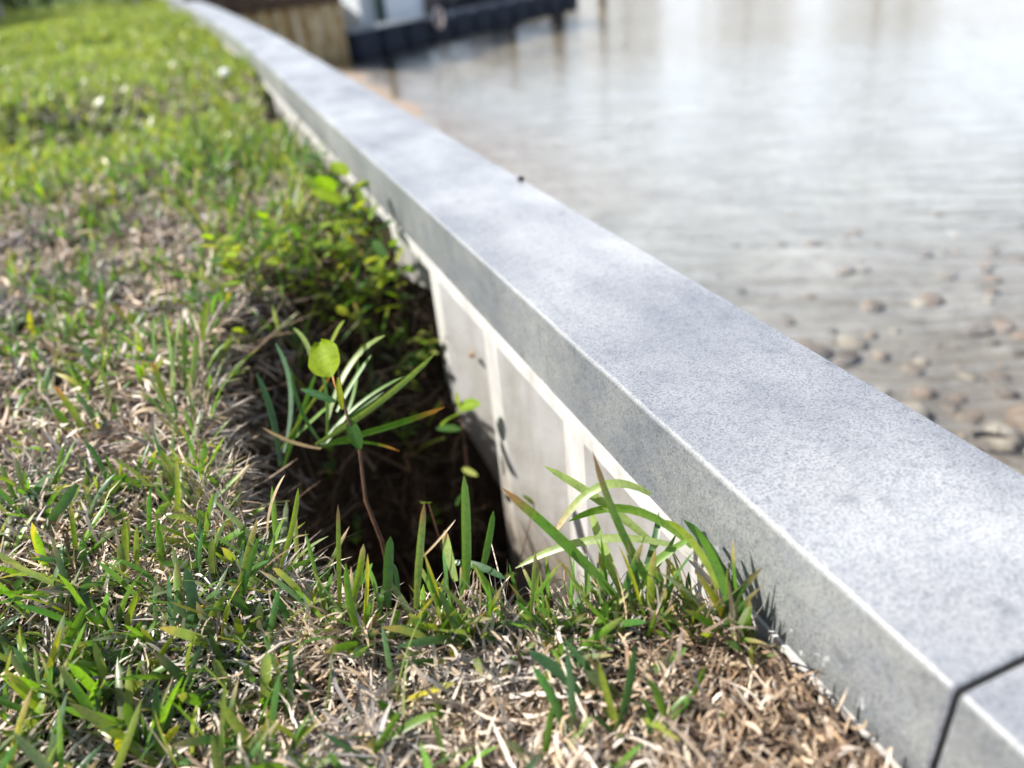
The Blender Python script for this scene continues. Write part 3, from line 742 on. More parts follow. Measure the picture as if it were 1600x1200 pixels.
PALE = np.array([[0.62, 0.50, 0.39], [0.50, 0.39, 0.30], [0.72, 0.61, 0.50], [0.40, 0.31, 0.24], [0.34, 0.28, 0.24], [0.56, 0.42, 0.29], [0.22, 0.15, 0.10], [0.76, 0.67, 0.58]])
BROWN = np.array([[0.36, 0.245, 0.16], [0.46, 0.34, 0.235], [0.25, 0.165, 0.105], [0.54, 0.43, 0.32], [0.13, 0.085, 0.055], [0.36, 0.28, 0.21], [0.20, 0.14, 0.10]])
GREY = np.array([[0.34, 0.30, 0.28], [0.42, 0.38, 0.35], [0.26, 0.23, 0.21], [0.5, 0.45, 0.42]])

def scatter(n, x0, x1, y0, y1, ypow=1.0):
    x = rng.uniform(x0, x1, n); y = y0 + (y1 - y0) * rng.random(n) ** ypow; return x, y

def straw_set(x, y, lmin, lmax, wmin, wmax, lift, nseg, curl=0.18, upright=0.12):
    z = gz(x, y); k = in_view(x, y, z); x, y, z = x[k], y[k], z[k]; n = len(x)
    d = np.full(n, -1.0); m = y < 4.5; d[m] = lip_dist(x[m], y[m])
    keep = rng.random(n) < np.where(d > 0.0, np.clip(1 - d / 0.13, 0.06, 1) * 0.75, 0.30 + 0.70 * smooth(0.34, 0.56, vnoise(x, y, 0.035, 77)))
    x, y, z, d = x[keep], y[keep], z[keep], d[keep]; n = len(x)
    L_ = rng.uniform(lmin, lmax, n) * np.where(rng.random(n) < 0.1, 1.5, 1); W = rng.uniform(wmin, wmax, n)
    az = rng.uniform(0, 2 * np.pi, n)
    el = np.where(rng.random(n) < upright, rng.uniform(0.6, 1.4, n), rng.normal(0.12, 0.22, n))
    inn = d > 0.0
    el = np.where(inn, rng.normal(-0.35, 0.5, n), el)
    dir_ = unit_h(az) * np.cos(el)[:, None] + np.array([0, 0, 1.0]) * np.sin(el)[:, None]
    P0 = np.stack([x, y, z + rng.uniform(0.0, lift, n)], -1); P2 = P0 + dir_ * L_[:, None]
    P2[:, 2] = np.maximum(P2[:, 2], gz(P2[:, 0], P2[:, 1]) + rng.uniform(0.0, lift * 0.7, n) - inn * 0.1)
    P1 = (P0 + P2) / 2 + rng.normal(0, 1, (n, 3)) * (L_ * curl)[:, None]; P1[:, 2] = np.maximum(P1[:, 2], (P0[:, 2] + P2[:, 2]) / 2 - 0.002) + rng.uniform(0, 0.006, n)
    Sd = rng.normal(0, 1, (n, 3)); Sd[:, 2] *= 0.5
    c = PALE[rng.integers(0, len(PALE), n)].copy()
    br = smooth(0.10, 0.24, x) * smooth(0.50, 0.36, y) * 0.85; gsel = fbm(x, y, 0.10, 71) > 0.55
    b_ = rng.random(n) < br; c[b_] = BROWN[rng.integers(0, len(BROWN), b_.sum())]
    g_ = (~b_) & gsel & (rng.random(n) < 0.55); c[g_] = GREY[rng.integers(0, len(GREY), g_.sum())]
    c *= rng.uniform(0.65, 1.15, (n, 1))
    dk = np.clip(1 - 9 * np.clip(d, 0, 0.1), 0.2, 1)[:, None]      # straws turn darker brown further inside the rim
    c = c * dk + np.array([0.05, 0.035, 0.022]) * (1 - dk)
    ok = (P0[:, 0] < 0.308) & (P2[:, 0] < 0.309) & (P1[:, 0] < 0.309)
    a = ok
    return ribbons(P0[a], P1[a], P2[a], W[a], Sd[a], c[a], c[a] * 1.05, nseg, 0.0, 2.5, 0.75)

sets = []
sets.append(straw_set(*scatter(82000, -0.75, 0.31, 0.08, 1.0, 1.0), 0.012, 0.048, 0.0010, 0.0040, 0.018, 4))
sets.append(straw_set(*scatter(44000, -1.0, 0.31, 0.9, 2.4), 0.018, 0.05, 0.0026, 0.0065, 0.02, 3))
sets.append(straw_set(*scatter(16000, -1.7, 0.31, 2.3, 5.5), 0.03, 0.07, 0.005, 0.009, 0.02, 2))
# coarse curled litter by the cap
sets.append(straw_set(*scatter(9000, 0.05, 0.31, 0.10, 0.46), 0.010, 0.040, 0.0011, 0.0036, 0.022, 6, curl=0.28))
# loose rim straws and hanging roots
tt = rng.random(5200) * (len(LIPA) - 6); i0 = tt.astype(int); fr = (tt - i0)[:, None]
lp = LIPA[i0] * (1 - fr) + LIPA[i0 + 1] * fr + rng.normal(0, 0.016, (5200, 2))
sets.append(straw_set(lp[:, 0], lp[:, 1], 0.02, 0.07, 0.0010, 0.0026, 0.012, 4, upright=0.3))
Vv, Ff, cc = joined(sets)
thatch = link('dead_thatch', mesh_np('dead_thatch', Vv, Ff, M_STRAW, cc)); tag(thatch, 'dry tan and grey dead grass thatch covering the ground', 'thatch', kind='stuff')

# roots and dead stems inside the hole
n = 1500
x, y = scatter(n, -0.10, 0.31, 0.5, 1.6); z = gz(x, y); d = lip_dist(x, y); k = d > 0.015; x, y, z, d = x[k], y[k], z[k], d[k]; n = len(x)
az = rng.uniform(0, 2 * np.pi, n); L_ = rng.uniform(0.04, 0.15, n)
P0 = np.stack([x, y, z + 0.01], -1); P2 = P0 + unit_h(az) * (L_ * 0.8)[:, None] + np.array([0, 0, 1]) * rng.uniform(-0.03, 0.07, n)[:, None]
P2[:, 0] = np.minimum(P2[:, 0], 0.308); P2[:, 2] = np.maximum(P2[:, 2], gz(P2[:, 0], P2[:, 1]) + 0.004)
P1 = (P0 + P2) / 2 + rng.normal(0, 0.018, (n, 3)); P1[:, 0] = np.minimum(P1[:, 0], 0.305)
c = np.array([[0.16, 0.10, 0.06], [0.24, 0.16, 0.10], [0.09, 0.06, 0.04], [0.32, 0.24, 0.17]])[rng.integers(0, 4, n)]
Vv, Ff, cc = ribbons(P0, P1, P2, rng.uniform(0.0008, 0.0024, n), rng.normal(0, 1, (n, 3)), c, c, 5, 0.0, 6, 0.9)
tag(link('roots', mesh_np('roots', Vv, Ff, M_STRAW, cc)), 'tangle of brown roots and dead stems inside the dark hole', 'roots', kind='stuff')

GREENS = np.array([[0.095, 0.24, 0.025], [0.13, 0.29, 0.03], [0.055, 0.165, 0.035], [0.17, 0.32, 0.035], [0.08, 0.17, 0.06], [0.25, 0.32, 0.04], [0.05, 0.12, 0.05], [0.17, 0.22, 0.09]])
def shoots(x, y, per_shoot, lmin, lmax, wmin, wmax, nseg, fold, tipp=0.2, spread=0.75, boost=1.0, force=False):
    z = gz(x, y); k = in_view(x, y, z); x, y, z = x[k], y[k], z[k]
    d = np.full(len(x), -1.0); m = y < 4.5; d[m] = lip_dist(x[m], y[m])
    k = ((rng.random(len(x)) < greenness(x, y)) & (d < 0.012) | force) & (x < 0.30 + wall_shift(y)); x, y, z = x[k], y[k], z[k]
    n = len(x)
    if n == 0: return None
    fan = rng.uniform(0, 2 * np.pi, n); lean = rng.normal(0, 0.28, (n, 2))
    out = []
    for b in range(per_shoot):
        m = rng.random(n) < (1.0 if b < 2 else 0.7)
        q = m.sum(); xx, yy, zz = x[m], y[m], z[m]
        side = (1 if b % 2 else -1) * rng.uniform(0.1, 1.0, q) * spread
        dirh = unit_h(fan[m] + rng.normal(0, 0.35, q)) * side[:, None]
        up = np.stack([lean[m][:, 0], lean[m][:, 1], np.ones(q)], -1)
        L_ = rng.uniform(lmin, lmax, q) * (0.75 + 0.5 * fbm(xx, yy, 0.09, 90))
        dr = up + dirh; dr /= np.linalg.norm(dr, axis=1, keepdims=True)
        P0 = np.stack([xx, yy, zz + 0.001], -1) + rng.normal(0, 0.0012, (q, 3))
        P1 = P0 + dr * (L_ * 0.55)[:, None]
        dr2 = dr + dirh * 0.9 + rng.normal(0, 0.12, (q, 3)); dr2[:, 2] -= rng.uniform(0, 0.75, q); dr2 /= np.linalg.norm(dr2, axis=1, keepdims=True)
        P2 = P1 + dr2 * (L_ * 0.45)[:, None]
        Sd = np.cross(dirh + rng.normal(0, 0.25, (q, 3)), np.array([0, 0, 1.0])) + rng.normal(0, 0.15, (q, 3))
        c = GREENS[rng.integers(0, len(GREENS), q)] * rng.uniform(0.55, 1.2, (q, 1))
        pb = rng.random(q) < 0.12; c[pb] = np.array([0.20, 0.25, 0.13]) * rng.uniform(0.8, 1.2, (pb.sum(), 1))
        c *= np.array([boost, 0.5 + 0.5 * boost, 1.0]); fs = min(1.0, (boost - 1) * 0.95); c = c * (1 - fs) + np.array([0.36, 0.39, 0.17]) * fs * rng.uniform(0.7, 1.2, (q, 1))
        ye = rng.random(q) < 0.045; c[ye] = np.array([0.42, 0.38, 0.04]) * rng.uniform(0.7, 1.1, (ye.sum(), 1))
        tip = np.zeros((q, 4)); tip[:, :3] = np.array([0.40, 0.27, 0.14]); tip[:, 3] = (rng.random(q) < tipp) * rng.uniform(0.3, 1, q)
        basec = c * 0.85 + np.array([0.06, 0.055, 0.02])
        ok = (P2[:, 0] < 0.308 + wall_shift(P2[:, 1]))
        out.append(ribbons(P0[ok], P1[ok], P2[ok], rng.uniform(wmin, wmax, q)[ok], Sd[ok], basec[ok], c[ok], nseg, fold, 7.0, 0.62, tip[ok]))
    return joined(out)
tt = 1 + rng.random(95) * 4.2; i0 = tt.astype(int); fr = (tt - i0)[:, None]        # fringe of grass along the near rim
lf = LIPA[i0] * (1 - fr) + LIPA[i0 + 1] * fr + np.stack([rng.normal(0, 0.012, 95), -np.abs(rng.normal(0.010, 0.014, 95))], -1)
t2 = 5.6 + rng.random(90) * 5.2; i2 = t2.astype(int); f2 = (t2 - i2)[:, None]
ll = LIPA[i2] * (1 - f2) + LIPA[i2 + 1] * f2 + rng.normal(0, 0.022, (90, 2))               # grass hanging over the left rim
lw = np.stack([rng.uniform(0.16, 0.30, 18), rng.uniform(0.37, 0.42, 18)], -1)               # thin grass by the wall
lb_ = np.stack([rng.uniform(-0.08, 0.28, 300), rng.uniform(1.2, 2.6, 300)], -1)            # long grass among the weeds
gs = [shoots(*scatter(2400, -0.75, 0.31, 0.10, 0.98), 4, 0.03, 0.09, 0.0042, 0.0086, 6, 0.3),
      shoots(*scatter(2000, -0.75, 0.31, 0.10, 0.98), 3, 0.016, 0.04, 0.002, 0.0045, 4, 0.3),
      shoots(*scatter(6500, -1.1, 0.31, 0.95, 2.4), 4, 0.03, 0.075, 0.0044, 0.0088, 4, 0.3),
      shoots(*scatter(16000, -2.0, 0.33, 2.35, 5.5), 4, 0.035, 0.085, 0.007, 0.013, 3, 0.0, 0.2, boost=1.35),
      shoots(*scatter(26000, -4.2, 0.33, 5.3, 16.5), 3, 0.04, 0.08, 0.014, 0.028, 2, 0.0, 0.1, boost=1.55),
      shoots(lf[:, 0], lf[:, 1], 3, 0.035, 0.10, 0.003, 0.0072, 7, 0.3, 0.5, spread=0.5, force=True),
      shoots(lw[:, 0], lw[:, 1], 3, 0.03, 0.085, 0.0022, 0.0055, 7, 0.3, 0.5, spread=0.9, force=True),
      shoots(ll[:, 0], ll[:, 1], 3, 0.04, 0.11, 0.003, 0.0065, 7, 0.3, 0.6, spread=1.2, force=True),
      shoots(lb_[:, 0], lb_[:, 1], 3, 0.05, 0.13, 0.004, 0.009, 6, 0.3, 0.5, spread=0.7, force=True)]
Vv, Ff, cc = joined([g for g in gs if g is not None])
tag(link('lawn_grass', mesh_np('lawn_grass', Vv, Ff, M_BLADE, cc)), 'short green lawn grass growing through the thatch', 'grass', kind='stuff')

# ------------------------------------------------------------------ single tufts and plants
G_DK, G_MD, G_LT, G_YG, G_BL, YEL, TAN, PALEG = (0.05, 0.13, 0.018), (0.09, 0.20, 0.022), (0.15, 0.27, 0.035), (0.24, 0.31, 0.03), (0.055, 0.13, 0.055), (0.48, 0.42, 0.03), (0.40, 0.28, 0.15), (0.24, 0.32, 0.09)
TIPC = {None: (0, 0, 0, 0), 'b': (0.28, 0.15, 0.07, 1), 'o': (0.55, 0.24, 0.06, 1), 't': (0.45, 0.34, 0.2, 1)}
def hero_tuft(label, group, blades, Dd=None, cat='grass tuft', name='grass_tuft'):
    """blades: (base px, mid px, tip px, width px, colour, tip, depth offset of tip); each blade is its own part"""
    b0 = blades[0][0]; g = ground_hit(*b0, 0.013); D0 = Dd or cam_depth(g); root = at_depth(*b0, D0)
    t = empty(name, root); tag(t, label, cat, group)
    for i, (pb, pm, pt, wpx, colr, tp, dz) in enumerate(blades):
        Db = D0 + 0.012 * ((i * 37) % 7 - 3) / 3
        if Dd is None:
            gb = ground_hit(*pb, 0.013); dd = cam_depth(gb)
            if abs(dd - D0) < 0.10: Db = dd
        A = at_depth(*pb, Db); Mq = at_depth(*pm, Db + dz * 0.5); T2 = at_depth(*pt, Db + dz)
        A = A + (A - Mq) * 0.08
        P1 = 2 * Mq - 0.5 * (A + T2)
        view = R @ np.array([0, 0, 1.0]); T_ = _n(T2 - A); sd = np.cross(T_, view); sd = _n(sd) + 0.55 * view * (1 if i % 2 else -1)
        c = np.array([colr]); tip = np.array([TIPC[tp]])
        Vv, Ff, cc = ribbons(A[None] - root, P1[None] - root, T2[None] - root, np.array([wpx * Db / F_PX * (0.98 if Dd is None or Dd < 0.9 else 0.78)]), sd[None], c * 0.8 + 0.02, c, 10, -0.22, 6.0, 0.6, tip)
        Vv[:, 0] = np.minimum(Vv[:, 0], X_IN - 0.003 - root[0])
        link('blade', mesh_np('blade', Vv, Ff, M_BLADE, cc), t)
    return t
GL = 'grass tufts on the near rim of the hole'; GW = 'grass tufts by the seawall'; GN = 'grass tufts standing in the near lawn'; GH = 'grass tufts inside the hole'
hero_tuft('tall dark green grass tuft leaning against the grey cap face', GW, [
    ((1162, 1000), (1125, 890), (1068, 812), 20, G_DK, None, .02), ((1150, 1000), (1130, 910), (1086, 822), 16, G_MD, None, .0), ((1172, 998), (1160, 950), (1142, 898), 14, G_DK, None, .0),
    ((1150, 992), (1100, 968), (1052, 962), 11, G_DK, None, -.02), ((1180, 1000), (1172, 975), (1160, 935), 10, G_MD, 't', .0), ((1120, 915), (1085, 850), (1040, 812), 13, G_YG, None, .01)])
hero_tuft('sprawling light green grass clump arching in front of the white panels', GW, [
    ((1068, 985), (985, 860), (926, 706), 15, G_LT, 'b', -.02), ((965, 935), (880, 845), (784, 762), 20, G_MD, 'b', .0), ((1020, 850), (940, 785), (850, 728), 16, PALEG, None, .04),
    ((972, 925), (945, 860), (922, 795), 17, PALEG, None, .03), ((1035, 850), (920, 845), (805, 888), 14, PALEG, None, .04), ((1075, 850), (985, 795), (888, 815), 17, G_LT, None, .03),
    ((1010, 772), (935, 762), (864, 838), 15, PALEG, 't', .02), ((930, 985), (1000, 900), (1085, 838), 13, G_LT, None, -.01), ((955, 965), (1010, 905), (1058, 832), 12, G_MD, None, .01),
    ((1010, 880), (1022, 850), (1030, 800), 12, G_BL, None, .02)])
hero_tuft('upright bright green tuft with the tallest broad blade on the rim', GL, [
    ((728, 915), (728, 835), (725, 742), 17, G_LT, None, .0), ((712, 905), (702, 865), (695, 828), 17, PALEG, 'b', .01), ((752, 895), (762, 850), (771, 798), 13, G_MD, None, .01),
    ((706, 880), (745, 884), (790, 905), 12, G_BL, None, -.02), ((775, 930), (755, 905), (738, 880), 10, G_LT, None, -.01)], Dd=0.672)
hero_tuft('single tall blade with a withered brown tip on the rim', GL, [
    ((650, 945), (655, 870), (663, 785), 13, PALEG, 'b', .0), ((660, 870), (680, 850), (712, 812), 4, TAN, None, .01)], Dd=0.672)
hero_tuft('broad dark green blade pair on the rim', GL, [
    ((606, 945), (606, 890), (610, 838), 17, G_DK, None, .0), ((592, 942), (585, 910), (574, 885), 10, G_MD, None, .01), ((622, 945), (620, 905), (613, 880), 8, G_BL, None, .0)], Dd=0.672)
hero_tuft('spreading yellow-green tuft left of the dark broad blades', GL, [
    ((548, 950), (560, 900), (568, 850), 12, G_YG, 't', .0), ((538, 948), (560, 915), (582, 880), 12, G_MD, None, -.01), ((530, 950), (529, 870), (528, 788), 8, G_YG, 'b', .01), ((520, 950), (512, 930), (520, 895), 9, G_MD, None, .0)], Dd=0.672)
hero_tuft('thin curved green blades at the left end of the rim', GL, [
    ((435, 895), (455, 830), (466, 762), 9, G_YG, None, .0), ((405, 905), (425, 855), (443, 808), 9, G_LT, None, .0), ((375, 955), (420, 890), (405, 850), 10, G_MD, None, .0),
    ((418, 830), (425, 785), (445, 742), 6, TAN, None, .01), ((400, 930), (440, 895), (500, 870), 9, G_LT, None, -.02)], Dd=0.735)
hero_tuft('pointed yellow-green tuft on the pale thatch left of the hole', GN, [
    ((308, 795), (318, 750), (325, 722), 10, G_YG, None, .0), ((300, 780), (285, 745), (270, 722), 9, G_YG, None, .01), ((278, 778), (265, 740), (252, 703), 11, G_YG, None, .0), ((312, 800), (345, 770), (390, 725), 8, G_LT, 't', .0)])
hero_tuft('lone leaning green blade on the pale thatch at left', GN, [((142, 700), (118, 650), (84, 602), 10, G_YG, 'o', .0), ((60, 730), (35, 700), (8, 680), 9, G_YG, None, .0)])
hero_tuft('two broad dark blue-green blades in the left lawn', GN, [
    ((58, 845), (90, 800), (120, 755), 17, G_BL, None, .0), ((28, 800), (55, 770), (85, 738), 17, G_BL, None, .0), ((160, 790), (180, 760), (200, 738), 11, G_LT, None, .0)])
hero_tuft('stiff upright dark green blade pair in the middle of the left lawn', GN, [
    ((314, 990), (302, 940), (290, 885), 18, G_BL, None, .0), ((275, 1015), (268, 960), (264, 900), 13, G_BL, None, .01), ((318, 992), (335, 955), (352, 930), 13, PALEG, None, .0)])
hero_tuft('long low green blade pointing right from the left lawn', GN, [((316, 1002), (365, 985), (415, 973), 13, G_LT, None, .0), ((300, 1035), (335, 1012), (365, 998), 11, G_MD, 't', .0)])
hero_tuft('pair of parallel light green blades leaning right in the left lawn', GN, [
    ((188, 1035), (205, 1000), (222, 970), 11, G_LT, None, .0), ((195, 1038), (222, 1005), (243, 970), 11, G_MD, None, .0), ((62, 1060), (100, 1010), (135, 945), 15, G_LT, None, .0)])
hero_tuft('slim green blades standing on the slope above the left lawn', GN, [
    ((372, 960), (385, 900), (405, 838), 10, G_MD, None, .0), ((392, 930), (378, 895), (380, 850), 10, G_BL, None, .0), ((245, 935), (232, 900), (170, 870), 8, G_MD, None, .0)])
hero_tuft('wide short pale blade with a cut end at lower left', GN, [((240, 1075), (272, 1078), (302, 1082), 15, PALEG, None, -.01), ((215, 1085), (180, 1090), (150, 1100), 14, G_BL, None, .0)])
hero_tuft('blurred green tuft at the bottom edge left of centre', GN, [
    ((215, 1180), (205, 1130), (195, 1098), 16, G_LT, None, -.01), ((235, 1180), (228, 1140), (222, 1115), 12, G_MD, None, .0), ((250, 1170), (262, 1130), (268, 1098), 12, G_BL, None, .0)])
hero_tuft('bright green forked tuft in the dead thatch at bottom centre', GN, [
    ((572, 1195), (600, 1150), (625, 1110), 13, G_LT, None, -.01), ((600, 1160), (645, 1130), (684, 1115), 13, G_LT, None, .0), ((490, 1125), (478, 1080), (466, 1045), 11, G_MD, None, .0)])
hero_tuft('short green blade in front of the yellow shoot', GN, [((598, 1030), (610, 990), (623, 952), 13, G_MD, None, .0), ((615, 1035), (640, 1035), (660, 1042), 11, G_MD, None, .0)])
hero_tuft('bright yellow shoot on the pale dead thatch', GN, [((636, 978), (634, 958), (630, 938), 11, YEL, None, .0), ((630, 975), (612, 955), (596, 945), 9, YEL, 't', .0), ((642, 975), (648, 950), (655, 930), 8, YEL, None, .0)])
hero_tuft('small yellow forked shoot in the dead thatch at centre', GN, [((726, 1048), (712, 1030), (700, 1012), 9, YEL, 't', .0), ((730, 1048), (740, 1030), (744, 1012), 8, YEL, None, .0)])
hero_tuft('small green forked shoot below the yellow one', GN, [((708, 1150), (690, 1120), (680, 1085), 12, G_LT, None, .0), ((710, 1148), (718, 1125), (722, 1112), 9, G_LT, None, .0)])
hero_tuft('blue-green pointed blades crossing on the dead thatch', GN, [
    ((922, 1100), (880, 1055), (825, 1018), 20, G_BL, None, .0), ((960, 1090), (925, 1050), (880, 995), 13, G_BL, None, .0), ((940, 1105), (925, 1070), (915, 1030), 12, G_BL, None, .0)])
hero_tuft('tall stiff green blade standing before the arching clump', GN, [((960, 1165), (978, 1090), (992, 1008), 18, G_BL, None, -.01), ((990, 1065), (1040, 1035), (1072, 1012), 14, G_MD, None, .0)])
hero_tuft('dark blurred blade at the bottom edge centre right', GN, [((848, 1200), (855, 1150), (862, 1105), 15, G_MD, None, -.01), ((870, 1200), (900, 1150), (925, 1120), 9, PALEG, None, .0)])
hero_tuft('fresh green tuft beside the curled brown litter', GN, [
    ((1030, 1170), (1035, 1110), (1010, 1060), 15, G_LT, None, -.01), ((1060, 1160), (1040, 1115), (1022, 1085), 14, G_LT, None, .0), ((1070, 1125), (1085, 1080), (1102, 1040), 13, G_LT, None, .0),
    ((1080, 1130), (1110, 1122), (1145, 1120), 13, G_MD, None, -.01), ((1015, 1180), (1020, 1130), (1000, 1090), 11, G_MD, None, .0)])
hero_tuft('slender green blade rising from the rim litter at centre right', GN, [((922, 1012), (912, 975), (902, 940), 11, G_MD, None, .0), ((836, 985), (815, 945), (795, 880), 8, G_DK, None, .01), ((830, 960), (832, 920), (836, 862), 7, PALEG, 't', .0), ((918, 950), (918, 900), (915, 868), 10, G_LT, None, .0)])
hero_tuft('curved blue-green blade on the rim litter', GN, [((850, 978), (810, 985), (780, 1015), 12, G_BL, None, -.01), ((830, 1010), (820, 980), (806, 965), 9, G_MD, None, .0)])
hero_tuft('blue-green grass fan growing on the left wall of the hole', GH, [
    ((437, 722), (425, 650), (400, 582), 13, G_BL, None, .0), ((445, 700), (455, 610), (430, 535), 13, G_BL, None, .03), ((445, 725), (470, 650), (495, 580), 10, G_MD, None, .0),
    ((455, 690), (490, 655), (525, 625), 8, G_LT, None, -.02), ((440, 700), (480, 640), (518, 585), 6, G_YG, 'o', .0)], Dd=0.98)
hero_tuft('large light green grass clump sprawling across the hole', GH, [
    ((500, 690), (590, 630), (680, 552), 13, PALEG, None, -.02), ((505, 690), (560, 632), (632, 588), 8, G_MD, None, .0), ((510, 692), (600, 668), (695, 636), 14, G_MD, 'o', -.04), ((515, 650), (548, 570), (602, 524), 14, PALEG, None, .02),
    ((510, 680), (510, 620), (498, 560), 7, G_LT, None, .0), ((528, 640), (550, 600), (580, 555), 11, G_MD, None, .02), ((490, 580), (480, 540), (458, 512), 10, PALEG, None, .04), ((515, 545), (525, 520), (538, 500), 9, G_YG, None, .04),
    ((505, 695), (470, 640), (455, 575), 8, G_DK, None, .0), ((508, 690), (545, 640), (560, 560), 9, G_MD, None, .02), ((500, 700), (560, 690), (625, 705), 7, G_MD, 'o', -.02), ((512, 690), (540, 660), (600, 612), 9, G_DK, None, .01), ((498, 700), (455, 690), (410, 668), 7, TAN, None, .0)], Dd=0.95)
hero_tuft('stiff light green upright tuft on the left rim of the hole', GN, [
    ((262, 640), (250, 600), (238, 565), 10, G_YG, 'o', .0), ((268, 630), (272, 560), (282, 492), 8, PALEG, None, .0), ((285, 635), (300, 590), (306, 520), 10, PALEG, None, .0), ((275, 630), (268, 560), (258, 490), 8, G_LT, None, .02),
    ((290, 620), (288, 550), (290, 495), 7, G_LT, None, .02), ((242, 560), (240, 530), (241, 492), 7, G_MD, None, .0), ((318, 530), (318, 500), (325, 468), 11, G_YG, None, .03)])
hero_tuft('blurred bright green upright blades above the weeds', GN, [((352, 432), (365, 385), (382, 338), 9, G_LT, None, .0), ((350, 430), (345, 400), (338, 375), 8, G_YG, None, .0), ((400, 395), (425, 372), (455, 352), 10, G_MD, None, .0), ((405, 400), (408, 370), (410, 350), 8, PALEG, None, .0)])

# leaves
def leaf_mesh(name, col, nseg=6, width=0.62, cup=0.25, wav=0.0):
    P0 = np.zeros((1, 3)); P1 = np.array([[0, 0.5, 0.10]]); P2 = np.array([[0, 1.0, 0.0]])
    t = np.linspace(0, 1, nseg + 1); rows = []
    for s in (-1, -0.5, 0, 0.5, 1):
        w = width / 2 * np.sqrt(np.clip(np.sin(np.pi * np.clip(t, 0.02, 0.985) ** 0.9), 0, 1)) * s
        z = 0.05 * np.sin(np.pi * t) + cup * abs(s) ** 1.3 * width * 0.3
        w = w * (1 + wav * np.sin(9 * t + 2 * s)); z = z + wav * abs(s) * np.sin(11 * t + 3 * s)
        rows.append(np.stack([w, t, z], -1))
    V = np.stack(rows, 1).reshape(-1, 3); k = 5
    i = np.arange(nseg)[:, None]; j = np.arange(4)[None]; a = (i * k + j).reshape(-1)
    F_ = np.stack([a, a + 1, a + k + 1, a + k], -1)
    cc = np.tile(np.array(col), (len(V), 1)); cc[2::5] = np.array(col) * 1.18 + 0.015
    return mesh_np(name, V, F_, M_LEAF, cc)
LEAVES = [leaf_mesh('leaf', c, width=w) for c, w in (((0.24, 0.33, 0.015), 0.55), ((0.16, 0.25, 0.02), 0.5), ((0.06, 0.14, 0.03), 0.42), ((0.30, 0.33, 0.015), 0.5), ((0.26, 0.29, 0.07), 0.28))]
def place_leaf(parent, me, p, d, up, size):
    d = Vector(d).normalized(); u = Vector(up); xax = d.cross(u).normalized(); zax = xax.cross(d)
    o = link('leaf', me, parent); o.matrix_local = Matrix(((xax.x * size, d.x * size, zax.x * size, p[0]), (xax.y * size, d.y * size, zax.y * size, p[1]), (xax.z * size, d.z * size, zax.z * size, p[2]), (0, 0, 0, 1)))
    return o
def tube(name, pts, r0, r1, mat, parent, seg=7):
    pts = [Vector(p) for p in pts]; Vv = []; Ff = []
    for i, p in enumerate(pts):
        tng = (pts[min(i + 1, len(pts) - 1)] - pts[max(i - 1, 0)]).normalized(); a = tng.orthogonal().normalized(); b = tng.cross(a); r = r0 + (r1 - r0) * i / (len(pts) - 1)
        for j in range(seg):
            an = 2 * math.pi * j / seg; Vv.append(p + (a * math.cos(an) + b * math.sin(an)) * r)
    for i in range(len(pts) - 1):
        for j in range(seg): Ff.append((i * seg + j, i * seg + (j + 1) % seg, (i + 1) * seg + (j + 1) % seg, (i + 1) * seg + j))
    Ff.append(tuple((len(pts) - 1) * seg + j for j in range(seg)))
    me = bpy.data.meshes.new(name); me.from_pydata([tuple(v) for v in Vv], [], Ff); me.materials.append(mat)
    me.polygons.foreach_set('use_smooth', [True] * len(me.polygons)); return link(name, me, parent)

def weed(root, h_, label, seed, nleaf=9, size=0.028, lean=(0, 0), group='leafy weeds on the far slope of the hole', pal=(0, 1, 3)):
    r = random.Random(seed); root = np.array(root); t = empty('leafy_weed', root); tag(t, label, 'weed', group)
    nb = 3
    for s in range(nb):
        lx, ly = lean[0] + r.uniform(-.4, .4), lean[1] + r.uniform(-.4, .4); hh = h_ * r.uniform(0.7, 1.1)
        pts = [(lx * hh * u ** 1.5, ly * hh * u ** 1.5, hh * u) for u in np.linspace(0, 1, 5)]
        pts = [(min(p[0], X_IN - 0.02 - root[0]), p[1], p[2]) for p in pts]
        tube('stem', pts, 0.0016, 0.0008, M_STEM, t, 6)
        for i in range(nleaf):
            u = 0.3 + 0.7 * (i + 1) / nleaf; k = min(3, int(u * 4)); f_ = u * 4 - k; p = [pts[k][q] * (1 - f_) + pts[k + 1][q] * f_ for q in range(3)]
            a = r.uniform(0, 6.28); e = r.uniform(-0.1, 0.7); d = [math.cos(a) * math.cos(e), math.sin(a) * math.cos(e), math.sin(e)]
            sz = size * r.uniform(0.45, 1.3)
            if root[0] + p[0] + d[0] * sz > X_IN - 0.006: d[0] = -abs(d[0])
            place_leaf(t, LEAVES[pal[r.randrange(len(pal))]], p, d, (r.uniform(-.4, .4), r.uniform(-.4, .4), 1), sz)
